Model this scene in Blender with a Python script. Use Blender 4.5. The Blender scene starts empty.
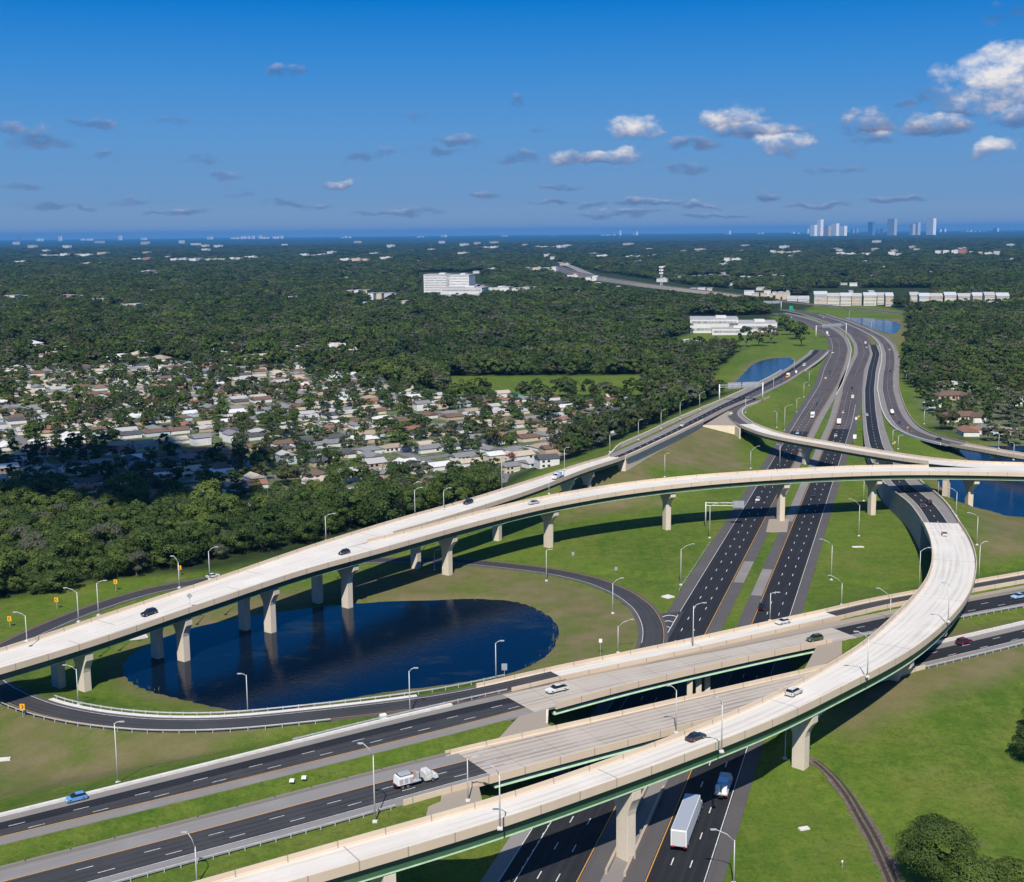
import bpy, math, random
import numpy as np
from mathutils import Vector, Matrix
random.seed(7); RNG = np.random.default_rng(7)
R = math.radians
scene = bpy.context.scene
COL = scene.collection

# ------------------------------------------------------------------ camera
FPX, CAMH, CX, CY, YH = 1290., 120., 512., 441., 233.
RHO = math.atan(0.0098)
TH = math.atan2(CY-YH, FPX)
cam_d = bpy.data.cameras.new('camera'); cam = bpy.data.objects.new('camera', cam_d); COL.objects.link(cam)
cam_d.sensor_width = 36; cam_d.lens = FPX/1024*36; cam_d.clip_start = 1; cam_d.clip_end = 200000
_X = Vector((1,0,0)); _F = Vector((0,math.cos(TH),-math.sin(TH))); _D = Vector((0,-math.sin(TH),-math.cos(TH)))
_Rt = _X*math.cos(RHO)+_D*math.sin(RHO); _Dn = -_X*math.sin(RHO)+_D*math.cos(RHO)
m = Matrix.Identity(4)
for i in range(3):
    m[i][0] = _Rt[i]; m[i][1] = -_Dn[i]; m[i][2] = -_F[i]
m[2][3] = CAMH
cam.matrix_world = m
scene.camera = cam

# ------------------------------------------------------------------ light, sky, exposure
SUN_AZ = R(185.0)      # compass bearing of the sun seen from the scene (0 = +Y)
SUN_EL = R(48.0)
SUN_STR = 4.6
SKY_STR = 0.10
EXPO = 0.42
HAZE = 2.9e-5
scene.view_settings.view_transform = 'Standard'; scene.view_settings.look = 'None'
scene.view_settings.exposure = EXPO; scene.view_settings.gamma = 1
sl = bpy.data.lights.new('sun', 'SUN'); sl.energy = SUN_STR; sl.angle = R(0.5); sl.color = (1, .94, .85)
so = bpy.data.objects.new('sun', sl); COL.objects.link(so)
sdir = Vector((math.sin(SUN_AZ)*math.cos(SUN_EL), math.cos(SUN_AZ)*math.cos(SUN_EL), math.sin(SUN_EL)))
so.rotation_euler = sdir.to_track_quat('Z', 'Y').to_euler(); so.location = (0, -200, 600)

def PX(x, y, z=0.):
    """pixel -> point on the level z"""
    u, v = x-CX, y-CY
    c, s = math.cos(RHO), math.sin(RHO)
    u2, v2 = u*c-v*s, u*s+v*c
    fw = FPX*math.cos(TH)-v2*math.sin(TH); dn = FPX*math.sin(TH)+v2*math.cos(TH)
    k = (CAMH-z)/dn
    return (u2*k, fw*k)
def toPX(X, Y, Z):
    dz = CAMH-Z
    a = Y*math.cos(TH)+dz*math.sin(TH); b = -Y*math.sin(TH)+dz*math.cos(TH)
    u2 = FPX*X/a; v2 = FPX*b/a
    c, s = math.cos(RHO), math.sin(RHO)
    return (CX+u2*c+v2*s, CY-u2*s+v2*c)
def height_at(X, Y, ytop):
    """height z at which a vertical line through X,Y meets picture row ytop"""
    lo, hi = -5., 600.
    for _ in range(40):
        mid = (lo+hi)/2
        if toPX(X, Y, mid)[1] > ytop: lo = mid
        else: hi = mid
    return lo

# world sky: Nishita plus cumulus drawn by direction
W = bpy.data.worlds.new('World'); scene.world = W; W.use_nodes = True
nt = W.node_tree; nt.nodes.clear()
def N(nt, typ, **kw):
    n = nt.nodes.new(typ)
    for k, v in kw.items():
        if k.startswith('i_'): n.inputs[int(k[2:])].default_value = v
        else: setattr(n, k, v)
    return n
def M(nt, op, a, b=None, clamp=False):
    n = nt.nodes.new('ShaderNodeMath'); n.operation = op; n.use_clamp = clamp
    for i, q in enumerate((a, b)):
        if q is None: continue
        if isinstance(q, (int, float)): n.inputs[i].default_value = q
        else: nt.links.new(q, n.inputs[i])
    return n.outputs[0]
sky = N(nt, 'ShaderNodeTexSky', sky_type='NISHITA', sun_disc=False, sun_elevation=SUN_EL, sun_rotation=SUN_AZ)
sky.altitude = 100; sky.air_density = 1.0; sky.dust_density = 0.25; sky.ozone_density = 2.6
tc = N(nt, 'ShaderNodeTexCoord')
sp = N(nt, 'ShaderNodeSeparateXYZ'); nt.links.new(tc.outputs['Generated'], sp.inputs[0])
az = M(nt, 'ARCTAN2', sp.outputs[0], sp.outputs[1]); el = M(nt, 'ARCSINE', sp.outputs[2])
def dir_of(x, y):
    d = (_F*FPX+_Rt*(x-CX)+_Dn*(y-CY)).normalized()
    return math.atan2(d.x, d.y), math.asin(d.z)
# cumulus: x, y, half-width, half-height in picture terms, thickness (1 = bright heap, lower = thin grey scrap)
CLOUDS = [(1000,88,52,34,1.0),(1010,62,34,18,.9),(636,131,26,14,.9),(598,158,48,9,.75),(735,124,34,16,.8),(785,148,34,13,.85),(762,134,50,12,.6),
 (936,128,30,11,.65),(988,152,20,12,.9),(865,128,26,14,.55),(338,183,18,6,.8),(289,74,14,8,.42),(515,102,12,7,.4),(40,140,30,12,.42),(95,125,20,8,.38),(8,132,16,8,.4),
 (104,158,16,6,.38),(170,124,14,8,.25),(200,160,24,6,.25),(372,154,26,8,.36),(462,140,26,7,.4),(440,150,30,5,.38),(516,158,26,6,.35),(552,203,22,5,.5),(650,204,40,5,.5),
 (760,195,14,6,.6),(22,190,18,5,.3),(700,206,20,4,.5),(590,206,16,4,.4),(880,142,20,10,.4),(1000,12,18,10,.3),(940,100,30,14,.35),(830,170,30,5,.3),(420,120,20,5,.18),
 (250,196,20,5,.25),(690,170,22,6,.35),(1020,120,30,12,.6),(905,108,14,6,.3),(540,130,12,5,.3),(345,160,12,5,.25),(140,200,30,4,.3),(60,208,40,4,.42),(180,214,36,4,.45),(300,206,30,4,.4),(400,212,44,4,.45),(480,196,20,5,.42),(620,214,50,4,.5),(720,216,40,4,.45),(560,186,22,5,.45),(220,176,22,6,.3),(820,206,40,4,.42),(900,200,30,5,.45),(690,146,22,9,.5),(860,118,18,8,.5),(960,112,20,9,.5)]
cmb = N(nt, 'ShaderNodeCombineXYZ'); nt.links.new(az, cmb.inputs[0]); nt.links.new(M(nt,'MULTIPLY',el,1.5), cmb.inputs[1])
n1 = N(nt, 'ShaderNodeTexNoise'); n1.inputs['Scale'].default_value = 60; n1.inputs['Detail'].default_value = 7; n1.inputs['Roughness'].default_value = .6
nt.links.new(cmb.outputs[0], n1.inputs[0])
n2 = N(nt, 'ShaderNodeTexNoise'); n2.inputs['Scale'].default_value = 38; n2.inputs['Detail'].default_value = 4
nt.links.new(cmb.outputs[0], n2.inputs[0])
sc2 = N(nt, 'ShaderNodeSeparateColor'); nt.links.new(n2.outputs['Color'], sc2.inputs[0])
azw = M(nt, 'ADD', az, M(nt, 'MULTIPLY', M(nt,'SUBTRACT',sc2.outputs[0],.5), .05)); elw = M(nt, 'ADD', el, M(nt, 'MULTIPLY', M(nt,'SUBTRACT',sc2.outputs[1],.5), .018))
dens = None; shade = None
for (x, y, a, b, t) in CLOUDS:
    a0, e0 = dir_of(x, y)
    dx = M(nt, 'MULTIPLY', M(nt, 'SUBTRACT', azw, a0), FPX/(a*1.25))
    dy = M(nt, 'MULTIPLY', M(nt, 'SUBTRACT', elw, e0), FPX/(b*1.3))
    # flat base: distances below the middle count more
    dyb = M(nt, 'MAXIMUM', dy, M(nt, 'MULTIPLY', dy, -1.7))
    d2 = M(nt, 'ADD', M(nt, 'MULTIPLY', dx, dx), M(nt, 'MULTIPLY', dyb, dyb))
    f = M(nt, 'SUBTRACT', 1.0, d2, clamp=True)
    ft = M(nt, 'MULTIPLY', M(nt, 'POWER', f, .6), min(1.0, t+.34))
    s_ = M(nt, 'MULTIPLY', M(nt, 'MULTIPLY', f, 2.0, clamp=True), M(nt, 'ADD', M(nt, 'MULTIPLY', dy, .75), (t-.5)*1.25))
    dens = ft if dens is None else M(nt, 'MAXIMUM', dens, ft)
    shade = s_ if shade is None else M(nt, 'MAXIMUM', shade, s_)
nn = M(nt,'SUBTRACT',n1.outputs[0],.5)
dn = M(nt, 'MULTIPLY', M(nt, 'SUBTRACT', M(nt, 'ADD', dens, M(nt,'MULTIPLY',nn,2.7)), .24), 1.0, clamp=True)
dn = M(nt, 'MULTIPLY', dn, M(nt, 'MULTIPLY', dens, 1.6, clamp=True))
dn = M(nt, 'MULTIPLY', dn, M(nt, 'ADD', M(nt, 'MULTIPLY', dens, .75), .38), clamp=True)
sh = M(nt, 'MULTIPLY', M(nt, 'ADD', shade, M(nt,'MULTIPLY',nn,1.1)), 1.15, clamp=True)
cr = N(nt, 'ShaderNodeValToRGB'); nt.links.new(sh, cr.inputs[0]); c0 = cr.color_ramp
c0.elements[0].color = (.085,.135,.29,1); c0.elements[1].color = (.86,.84,.85,1); q_ = c0.elements.new(.4); q_.color = (.30,.34,.50,1)
cs = N(nt, 'ShaderNodeVectorMath', operation='SCALE'); cs.inputs['Scale'].default_value = 7.2; nt.links.new(cr.outputs[0], cs.inputs[0])
mx = N(nt, 'ShaderNodeMix', data_type='RGBA'); nt.links.new(dn, mx.inputs[0])
hs = N(nt, 'ShaderNodeHueSaturation'); hs.inputs['Saturation'].default_value = 1.12; nt.links.new(sky.outputs[0], hs.inputs['Color'])
# clear, deep blue lower sky of the photograph, running into the Nishita sky overhead
gr = N(nt, 'ShaderNodeValToRGB'); ce = gr.color_ramp; e_ = [(0,(.37,.43,.54)),(.05,(.26,.385,.565)),(.13,(.185,.35,.60)),(.35,(.12,.335,.68)),(.58,(.05,.28,.70)),(.82,(.0,.20,.66)),(1,(.0,.15,.56))]
ce.elements[0].position = 0; ce.elements[0].color = (*e_[0][1],1); ce.elements[1].position = 1; ce.elements[1].color = (*e_[-1][1],1)
for p_, c_ in e_[1:-1]: q_ = ce.elements.new(p_); q_.color = (*c_,1)
nt.links.new(M(nt,'MULTIPLY',el,1/R(12),clamp=True), gr.inputs[0])
gs = N(nt, 'ShaderNodeVectorMath', operation='SCALE'); gs.inputs['Scale'].default_value = 7.0; nt.links.new(gr.outputs[0], gs.inputs[0])
gm_ = N(nt, 'ShaderNodeMix', data_type='RGBA'); nt.links.new(M(nt,'MULTIPLY',M(nt,'SUBTRACT',el,R(26)),1/R(26),clamp=True), gm_.inputs[0])
nt.links.new(gs.outputs[0], gm_.inputs[6]); nt.links.new(hs.outputs[0], gm_.inputs[7])
nt.links.new(gm_.outputs[2], mx.inputs[6]); nt.links.new(cs.outputs[0], mx.inputs[7])
bg = N(nt, 'ShaderNodeBackground'); bg.inputs[1].default_value = SKY_STR
nt.links.new(mx.outputs[2], bg.inputs[0])
wo = N(nt, 'ShaderNodeOutputWorld'); nt.links.new(bg.outputs[0], wo.inputs[0])

# ------------------------------------------------------------------ object helpers
def tag(o, label=None, cat=None, group=None, kind=None):
    if label: o['label'] = label
    if cat: o['category'] = cat
    if group: o['group'] = group
    if kind: o['kind'] = kind
    return o
def empty(name, loc=(0,0,0), rz=0., label=None, cat=None, group=None):
    o = bpy.data.objects.new(name, None); COL.objects.link(o); o.location = loc; o.rotation_euler = (0,0,rz)
    o.empty_display_size = .1
    return tag(o, label, cat, group)
class MB:
    def __init__(s): s.v = []; s.f = []; s.uv = None
    def add(s, vs, fs):
        b = len(s.v); s.v += [tuple(q) for q in vs]; s.f += [tuple(i+b for i in f) for f in fs]; return s
    def box(s, c, d, rz=0., taper=1.0):
        x, y, z = [q/2 for q in d]; vs = []
        for k, t in ((-z,1.),(z,taper)):
            for a, b in ((-x,-y),(x,-y),(x,y),(-x,y)):
                a2, b2 = a*t, b*t
                vs.append((c[0]+a2*math.cos(rz)-b2*math.sin(rz), c[1]+a2*math.sin(rz)+b2*math.cos(rz), c[2]+k))
        return s.add(vs, [(3,2,1,0),(4,5,6,7),(0,1,5,4),(1,2,6,5),(2,3,7,6),(3,0,4,7)])
    def tube(s, pts, rad, n=6):
        pts = [Vector(p) for p in pts]; rad = rad if isinstance(rad, (list,tuple)) else [rad]*len(pts)
        b = len(s.v); up = Vector((0,0,1))
        for i, p in enumerate(pts):
            t = (pts[min(i+1,len(pts)-1)]-pts[max(i-1,0)]).normalized()
            a = t.cross(up); a = Vector((1,0,0)) if a.length < 1e-3 else a.normalized(); c = a.cross(t)
            for k in range(n):
                w = 2*math.pi*k/n; s.v.append(tuple(p+a*(math.cos(w)*rad[i])+c*(math.sin(w)*rad[i])))
        for i in range(len(pts)-1):
            for k in range(n):
                k2 = (k+1) % n; s.f.append((b+i*n+k, b+i*n+k2, b+(i+1)*n+k2, b+(i+1)*n+k))
        s.f.append(tuple(b+k for k in range(n))[::-1]); s.f.append(tuple(b+(len(pts)-1)*n+k for k in range(n)))
        return s
    def prism(s, prof, axis, a, b):
        """closed profile in the two other axes pushed along axis from a to b"""
        n = len(prof); vs = []
        for t in (a, b):
            for p, q in prof:
                vs.append({'x':(t,p,q),'y':(p,t,q),'z':(p,q,t)}[axis])
        fs = [tuple(range(n))[::-1], tuple(range(n,2*n))]+[(i,(i+1)%n,(i+1)%n+n,i+n) for i in range(n)]
        return s.add(vs, fs)
    def mesh(s, name, mat, smooth=False):
        me = bpy.data.meshes.new(name); me.from_pydata(s.v, [], s.f)
        if mat: me.materials.append(mat)
        if s.uv is not None:
            ul = me.uv_layers.new(name='road'); lp = np.zeros(len(me.loops), int); me.loops.foreach_get('vertex_index', lp)
            ul.data.foreach_set('uv', np.asarray(s.uv, float)[lp].ravel())
        if smooth: me.polygons.foreach_set('use_smooth', [True]*len(me.polygons))
        me.update(); return me
    def build(s, name, mat, parent=None, smooth=False):
        return link(name, s.mesh(name, mat, smooth), parent)
def link(name, me, parent=None, loc=None, rz=None):
    o = bpy.data.objects.new(name, me); COL.objects.link(o)
    if parent: o.parent = parent
    if loc is not None: o.location = loc
    if rz is not None: o.rotation_euler = (0,0,rz)
    return o
def fixn(me):
    import bmesh
    bm = bmesh.new(); bm.from_mesh(me); bmesh.ops.recalc_face_normals(bm, faces=bm.faces); bm.to_mesh(me); bm.free(); return me
def copy_tree(o, parent=None):
    c = o.copy(); COL.objects.link(c); c.parent = parent
    for ch in list(KIDS.get(o.name, ())) or [x for x in o.children]: copy_tree(ch, c)
    return c
KIDS = {}
ORD = ['zeroth','first','second','third','fourth','fifth','sixth','seventh','eighth','ninth','tenth','eleventh','twelfth','thirteenth','fourteenth','fifteenth','sixteenth','seventeenth','eighteenth','nineteenth']
TENS = {2:'twenty',3:'thirty',4:'forty',5:'fifty',6:'sixty',7:'seventy',8:'eighty',9:'ninety'}
def ordw(n):
    if n < 20: return ORD[n]
    t, u = divmod(n, 10)
    if n >= 100: return 'hundred and '+ordw(n-100) if n > 100 else 'hundredth'
    return TENS[t]+'-'+ORD[u] if u else TENS[t][:-1]+'ieth'

# ------------------------------------------------------------------ materials
def mat(name, col, rough=.8, metal=0., noise=None, col2=None, uv=False, spec=.3, bump=0., stretch=None):
    m = bpy.data.materials.new(name); m.use_nodes = True; nt = m.node_tree; b = nt.nodes['Principled BSDF']
    b.inputs['Base Color'].default_value = (*col, 1); b.inputs['Roughness'].default_value = rough; b.inputs['Metallic'].default_value = metal
    b.inputs['Specular IOR Level'].default_value = spec
    if noise:
        t = N(nt, 'ShaderNodeTexCoord'); mp = N(nt, 'ShaderNodeMapping')
        nt.links.new(t.outputs['UV' if uv else 'Object'], mp.inputs[0])
        if stretch: mp.inputs['Scale'].default_value = stretch
        a = N(nt, 'ShaderNodeTexNoise'); a.inputs['Scale'].default_value = noise; a.inputs['Detail'].default_value = 6; a.inputs['Roughness'].default_value = .65
        nt.links.new(mp.outputs[0], a.inputs[0])
        r = N(nt, 'ShaderNodeMapRange'); r.inputs[1].default_value = .35; r.inputs[2].default_value = .68; nt.links.new(a.outputs[0], r.inputs[0])
        x = N(nt, 'ShaderNodeMix', data_type='RGBA'); x.inputs[6].default_value = (*col, 1); x.inputs[7].default_value = (*(col2 or [q*.75 for q in col]), 1)
        nt.links.new(r.outputs[0], x.inputs[0]); nt.links.new(x.outputs[2], b.inputs['Base Color'])
        if bump:
            bp = N(nt, 'ShaderNodeBump'); bp.inputs['Strength'].default_value = bump; bp.inputs['Distance'].default_value = .1
            nt.links.new(a.outputs[0], bp.inputs['Height']); nt.links.new(bp.outputs[0], b.inputs['Normal'])
    return m
def road_mat(name, col, streak, patch, wear=.5, lane=3.66, tint=None, joints=0., joint_every=20.):
    """pavement with wheel paths along the road (UV: u across in m, v along in m)"""
    m = bpy.data.materials.new(name); m.use_nodes = True; nt = m.node_tree; b = nt.nodes['Principled BSDF']
    b.inputs['Roughness'].default_value = .88; b.inputs['Specular IOR Level'].default_value = .25
    t = N(nt, 'ShaderNodeUVMap'); s_ = N(nt, 'ShaderNodeSeparateXYZ'); nt.links.new(t.outputs[0], s_.inputs[0])
    w = M(nt, 'POWER', M(nt, 'ABSOLUTE', M(nt, 'SINE', M(nt, 'MULTIPLY', s_.outputs[0], math.pi*2/lane))), 3.0)
    def nz(sx, sy, sc, det=5):
        c = N(nt, 'ShaderNodeCombineXYZ'); nt.links.new(M(nt,'MULTIPLY',s_.outputs[0],sx), c.inputs[0]); nt.links.new(M(nt,'MULTIPLY',s_.outputs[1],sy), c.inputs[1])
        q = N(nt, 'ShaderNodeTexNoise'); q.inputs['Scale'].default_value = sc; q.inputs['Detail'].default_value = det; nt.links.new(c.outputs[0], q.inputs[0]); return q.outputs[0]
    a = nz(1, .02, 1.3); c = nz(1, 1, .09); d = nz(1, .4, 1.7); g = nz(.12,.012,1.0,3)
    f = M(nt, 'MULTIPLY', w, wear)
    f = M(nt, 'ADD', f, M(nt, 'MULTIPLY', M(nt,'SUBTRACT',a,.5), 2.4))
    f = M(nt, 'ADD', f, M(nt, 'MULTIPLY', M(nt,'SUBTRACT',g,.5), 2.2), clamp=True)
    x = N(nt, 'ShaderNodeMix', data_type='RGBA'); x.inputs[6].default_value = (*col,1); x.inputs[7].default_value = (*streak,1); nt.links.new(f, x.inputs[0])
    y = N(nt, 'ShaderNodeMix', data_type='RGBA'); y.inputs[7].default_value = (*patch,1); nt.links.new(x.outputs[2], y.inputs[6])
    pf = M(nt, 'MULTIPLY', M(nt, 'SUBTRACT', M(nt,'ADD',M(nt,'MULTIPLY',c,.7),M(nt,'MULTIPLY',d,.3)), .5), 3.0, clamp=True); nt.links.new(pf, y.inputs[0])
    out = y.outputs[2]
    if joints:
        jm = M(nt, 'LESS_THAN', M(nt, 'FRACT', M(nt, 'DIVIDE', s_.outputs[1], joint_every)), .25/joint_every)
        z = N(nt, 'ShaderNodeMix', data_type='RGBA'); nt.links.new(M(nt,'MULTIPLY',jm,joints), z.inputs[0]); nt.links.new(out, z.inputs[6]); z.inputs[7].default_value = (.12,.11,.1,1); out = z.outputs[2]
    nt.links.new(out, b.inputs['Base Color'])
    return m
MT = {}
MT['asphalt_new'] = road_mat('asphalt_new', (.014,.015,.018), (.022,.023,.027), (.028,.029,.034), .5)
MT['asphalt'] = road_mat('asphalt', (.045,.045,.048), (.026,.026,.03), (.062,.06,.06), .6)
MT['asphalt_old'] = road_mat('asphalt_old', (.088,.074,.072), (.052,.045,.047), (.115,.098,.092), .7)
MT['shoulder'] = road_mat('shoulder', (.20,.185,.17), (.17,.155,.145), (.26,.24,.22), .1)
MT['shoulder_grey'] = road_mat('shoulder_grey', (.21,.20,.195), (.17,.16,.155), (.26,.25,.24), .1)
MT['shoulder_dark'] = road_mat('shoulder_dark', (.085,.078,.078), (.07,.063,.063), (.11,.10,.098), .1)
MT['shoulder_tan'] = road_mat('shoulder_tan', (.46,.38,.29), (.40,.33,.25), (.52,.44,.34), .1, joints=.5)
MT['deck_white'] = road_mat('deck_white', (.59,.555,.50), (.43,.395,.35), (.69,.655,.60), .4, joints=.6, joint_every=55)
MT['deck_grey'] = road_mat('deck_grey', (.40,.355,.305), (.20,.175,.155), (.47,.42,.36), .35, joints=.35, joint_every=11)
MT['deck_streaked'] = road_mat('deck_streaked', (.40,.35,.30), (.20,.175,.155), (.46,.41,.35), .6, joints=.3, joint_every=11)
MT['concrete'] = mat('concrete', (.62,.54,.43), .9, noise=.35, col2=(.50,.435,.345), bump=.1, stretch=(1,1,.25))
MT['parapet'] = mat('parapet', (.42,.345,.265), .9, noise=.6, col2=(.34,.28,.22))
MT['wall_tan'] = mat('wall_tan', (.70,.60,.46), .9, noise=.5, col2=(.60,.51,.39))
MT['wall_grey'] = mat('wall_grey', (.33,.31,.28), .9, noise=.5, col2=(.26,.245,.225))
MT['barrier_white'] = mat('barrier_white', (.62,.60,.57), .85, noise=.8, col2=(.5,.48,.45))
MT['girder'] = mat('girder', (.06,.14,.075), .5, noise=.4, col2=(.05,.115,.06), spec=.4)
MT['girder_dark'] = mat('girder_dark', (.075,.115,.075), .6, noise=.4, col2=(.06,.09,.06))
MT['girder_light'] = mat('girder_light', (.42,.60,.40), .5, noise=.4)
MT['paint_white'] = mat('paint_white', (.66,.66,.64), .7, noise=1.2, col2=(.36,.36,.35))
MT['paint_yellow'] = mat('paint_yellow', (.58,.30,.06), .7, noise=3., col2=(.42,.22,.06))
MT['galv'] = mat('galvanised_steel', (.55,.56,.57), .45, .3, noise=1.)
MT['pole'] = mat('pole_aluminium', (.60,.60,.58), .5, .2, noise=1.)
MT['sign_back'] = mat('sign_back', (.42,.44,.47), .5, .4, noise=.5, col2=(.34,.36,.39))
MT['sign_yellow'] = mat('sign_yellow', (.75,.36,.02), .5)
MT['sign_green'] = mat('sign_green', (.01,.28,.16), .5)
MT['sign_orange'] = mat('sign_orange', (.75,.2,.03), .5)
MT['black'] = mat('black', (.01,.01,.01), .6)
MT['white'] = mat('white', (.75,.75,.74), .6)
MT['mud'] = mat('mud', (.085,.065,.05), .95, noise=.9, col2=(.15,.125,.095), bump=.8)
MT['rut'] = mat('rut', (.03,.024,.02), .95, noise=1.2, col2=(.055,.043,.034), bump=.8)

# ------------------------------------------------------------------ road paths
class Path:
    """smooth centre line through world points (x, y, z) with a half width that may change"""
    def __init__(s, pts, hw, step=3., sig=8., ext=(0,0)):
        p = np.array(pts, float); hw = np.broadcast_to(np.array(hw, float), (len(p),)) if np.ndim(hw) == 0 else np.array(hw, float)
        q = np.c_[p, hw]
        for end, e in ((0, ext[0]), (1, ext[1])):
            if e:
                a, b = (q[0], q[1]) if end == 0 else (q[-1], q[-2])
                d = (a-b); L = np.hypot(d[0], d[1]); new = a + d/L*e; new[2] = a[2]; new[3] = a[3]
                q = np.r_[[new], q] if end == 0 else np.r_[q, [new]]
        S = np.r_[0, np.cumsum(np.hypot(*np.diff(q[:,:2], axis=0).T))]
        n = max(4, int(S[-1]/step)); t = np.linspace(0, S[-1], n); r = np.array([np.interp(t, S, q[:,i]) for i in range(4)]).T
        dt = t[1]-t[0]; k = int(3*sig/dt)
        if k > 0 and sig > 0:
            k = min(k, n-1)
            pad0 = 2*r[0]-r[1:k+1][::-1]; pad1 = 2*r[-1]-r[-k-1:-1][::-1]
            w = np.exp(-.5*(np.arange(-k,k+1)*dt/sig)**2); w /= w.sum()
            e = np.r_[pad0, r, pad1]
            r = np.array([np.convolve(e[:,i], w, 'valid') for i in range(4)]).T
        s.p = r[:,:3]; s.hw = np.maximum(r[:,3], .5); s._fin()
    def _fin(s):
        s.s = np.r_[0, np.cumsum(np.hypot(*np.diff(s.p[:,:2], axis=0).T))]
        t = np.gradient(s.p[:,:2], axis=0); t /= np.hypot(*t.T)[:,None]; s.t = t; s.n = np.c_[t[:,1], -t[:,0]]   # n points right
    def sat(s, x, y, z=None):
        """distance along the path of the point seen at pixel x, y"""
        best = None
        for i in range(0, len(s.p)):
            a = toPX(*s.p[i]); d = (a[0]-x)**2+(a[1]-y)**2
            if best is None or d < best[0]: best = (d, s.s[i])
        return best[1]
    def at(s, q, off=0., dz=0.):
        x = np.interp(q, s.s, s.p[:,0]); y = np.interp(q, s.s, s.p[:,1]); z = np.interp(q, s.s, s.p[:,2])
        nx = np.interp(q, s.s, s.n[:,0]); ny = np.interp(q, s.s, s.n[:,1]); l = math.hypot(nx, ny)
        return (float(x+nx/l*off), float(y+ny/l*off), float(z+dz))
    def ang(s, q):
        nx = np.interp(q, s.s, s.n[:,0]); ny = np.interp(q, s.s, s.n[:,1]); return math.atan2(nx, -ny)   # heading of travel as rotation about z (x axis along path)
    def hwat(s, q): return float(np.interp(q, s.s, s.hw))
    def sample(s, a, b):
        i = np.where((s.s > a+.3) & (s.s < b-.3))[0]
        q = np.r_[a, s.s[i], b]
        out = np.array([s.at(t) for t in q]); nx = np.interp(q, s.s, s.n[:,0]); ny = np.interp(q, s.s, s.n[:,1]); l = np.hypot(nx, ny)
        return q, out, np.c_[nx/l, ny/l], np.interp(q, s.s, s.hw)
def edges_path(L, Rr, zf, step=3., sig=8., ext=(0,0)):
    """centre line half way between two traced edges, each list of pixels; zf(x, y) gives the level"""
    def dens(E):
        w = np.array([list(PX(x, y, zf(x, y)))+[zf(x, y)] for x, y in E])
        S = np.r_[0, np.cumsum(np.hypot(*np.diff(w[:,:2], axis=0).T))]; t = np.linspace(0, S[-1], 500)
        return np.array([np.interp(t, S, w[:,i]) for i in range(3)]).T
    l, r = dens(L), dens(Rr); pts = []; hw = []
    for q in l[::5]:
        d = np.hypot(*(r[:,:2]-q[:2]).T); j = int(np.argmin(d))
        if 2 < j < 497:
            pts.append((q+r[j])/2); hw.append(d[j]/2)
    return Path(pts, hw, step, sig, ext)
def px_path(P, hw, step=3., sig=8., ext=(0,0)):
    return Path([(*PX(x, y, z), z) for x, y, z in P], hw, step, sig, ext)
def sweep(path, a, b, prof, name, mt, parent=None, uvz=False, closed=True):
    """closed profile of (offset, dz) carried along the path; offset may be ('L', d) or ('R', d): measured from the edge, outwards positive"""
    q, p, n, hw = path.sample(a, b); mb = MB(); K = len(prof); uv = []
    for i in range(len(q)):
        for o, z in prof:
            if isinstance(o, tuple): o = (-hw[i]-o[1]) if o[0] == 'L' else (hw[i]+o[1])
            if callable(z): z = z(q[i], p[i])
            mb.v.append((p[i][0]+n[i][0]*o, p[i][1]+n[i][1]*o, p[i][2]+z)); uv.append((o, q[i]))
    for i in range(len(q)-1):
        for k in range(K):
            k2 = (k+1) % K; mb.f.append((i*K+k, i*K+k2, (i+1)*K+k2, (i+1)*K+k))
    mb.f.append(tuple(range(K))[::-1]); mb.f.append(tuple((len(q)-1)*K+k for k in range(K)))
    mb.uv = uv
    me = mb.mesh(name, MT[mt] if isinstance(mt, str) else mt); fixn(me)
    return link(name, me, parent)
def slab(l, r, top=0., th=.4): return [(l, top), (r, top), (r, top-th), (l, top-th)]
def dashes(path, a, b, off, name='lane_marking', parent=None, dz=.05, mt='paint_white', on=3.05, gap=9.14, w=.22, edge=None):
    mb = MB(); q = a
    while q+on < b:
        h = path.hwat(q)
        o = off if edge is None else (-h+off if edge == 'L' else h-off)
        vs = [path.at(q, o-w/2, dz), path.at(q, o+w/2, dz), path.at(q+on, o+w/2, dz), path.at(q+on, o-w/2, dz)]
        mb.add(vs, [(0,1,2,3)]); q += on+gap
    if mb.v: return mb.build(name, MT[mt], parent)
def line(path, a, b, off, parent=None, dz=.05, mt='paint_white', w=.18, edge=None, name='edge_line'):
    f = {None:lambda d: off+d, 'L':lambda d: ('L', -off-d), 'R':lambda d: ('R', -off+d)}[edge]
    q, p, n, hw = path.sample(a, b); mb = MB()
    for i in range(len(q)):
        for d in (-w/2, w/2):
            o = off+d if edge is None else (-hw[i]+off+d if edge == 'L' else hw[i]-off+d)
            mb.v.append((p[i][0]+n[i][0]*o, p[i][1]+n[i][1]*o, p[i][2]+dz))
    for i in range(len(q)-1): mb.f.append((2*i, 2*i+1, 2*i+3, 2*i+2))
    return mb.build(name, MT[mt], parent)
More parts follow.
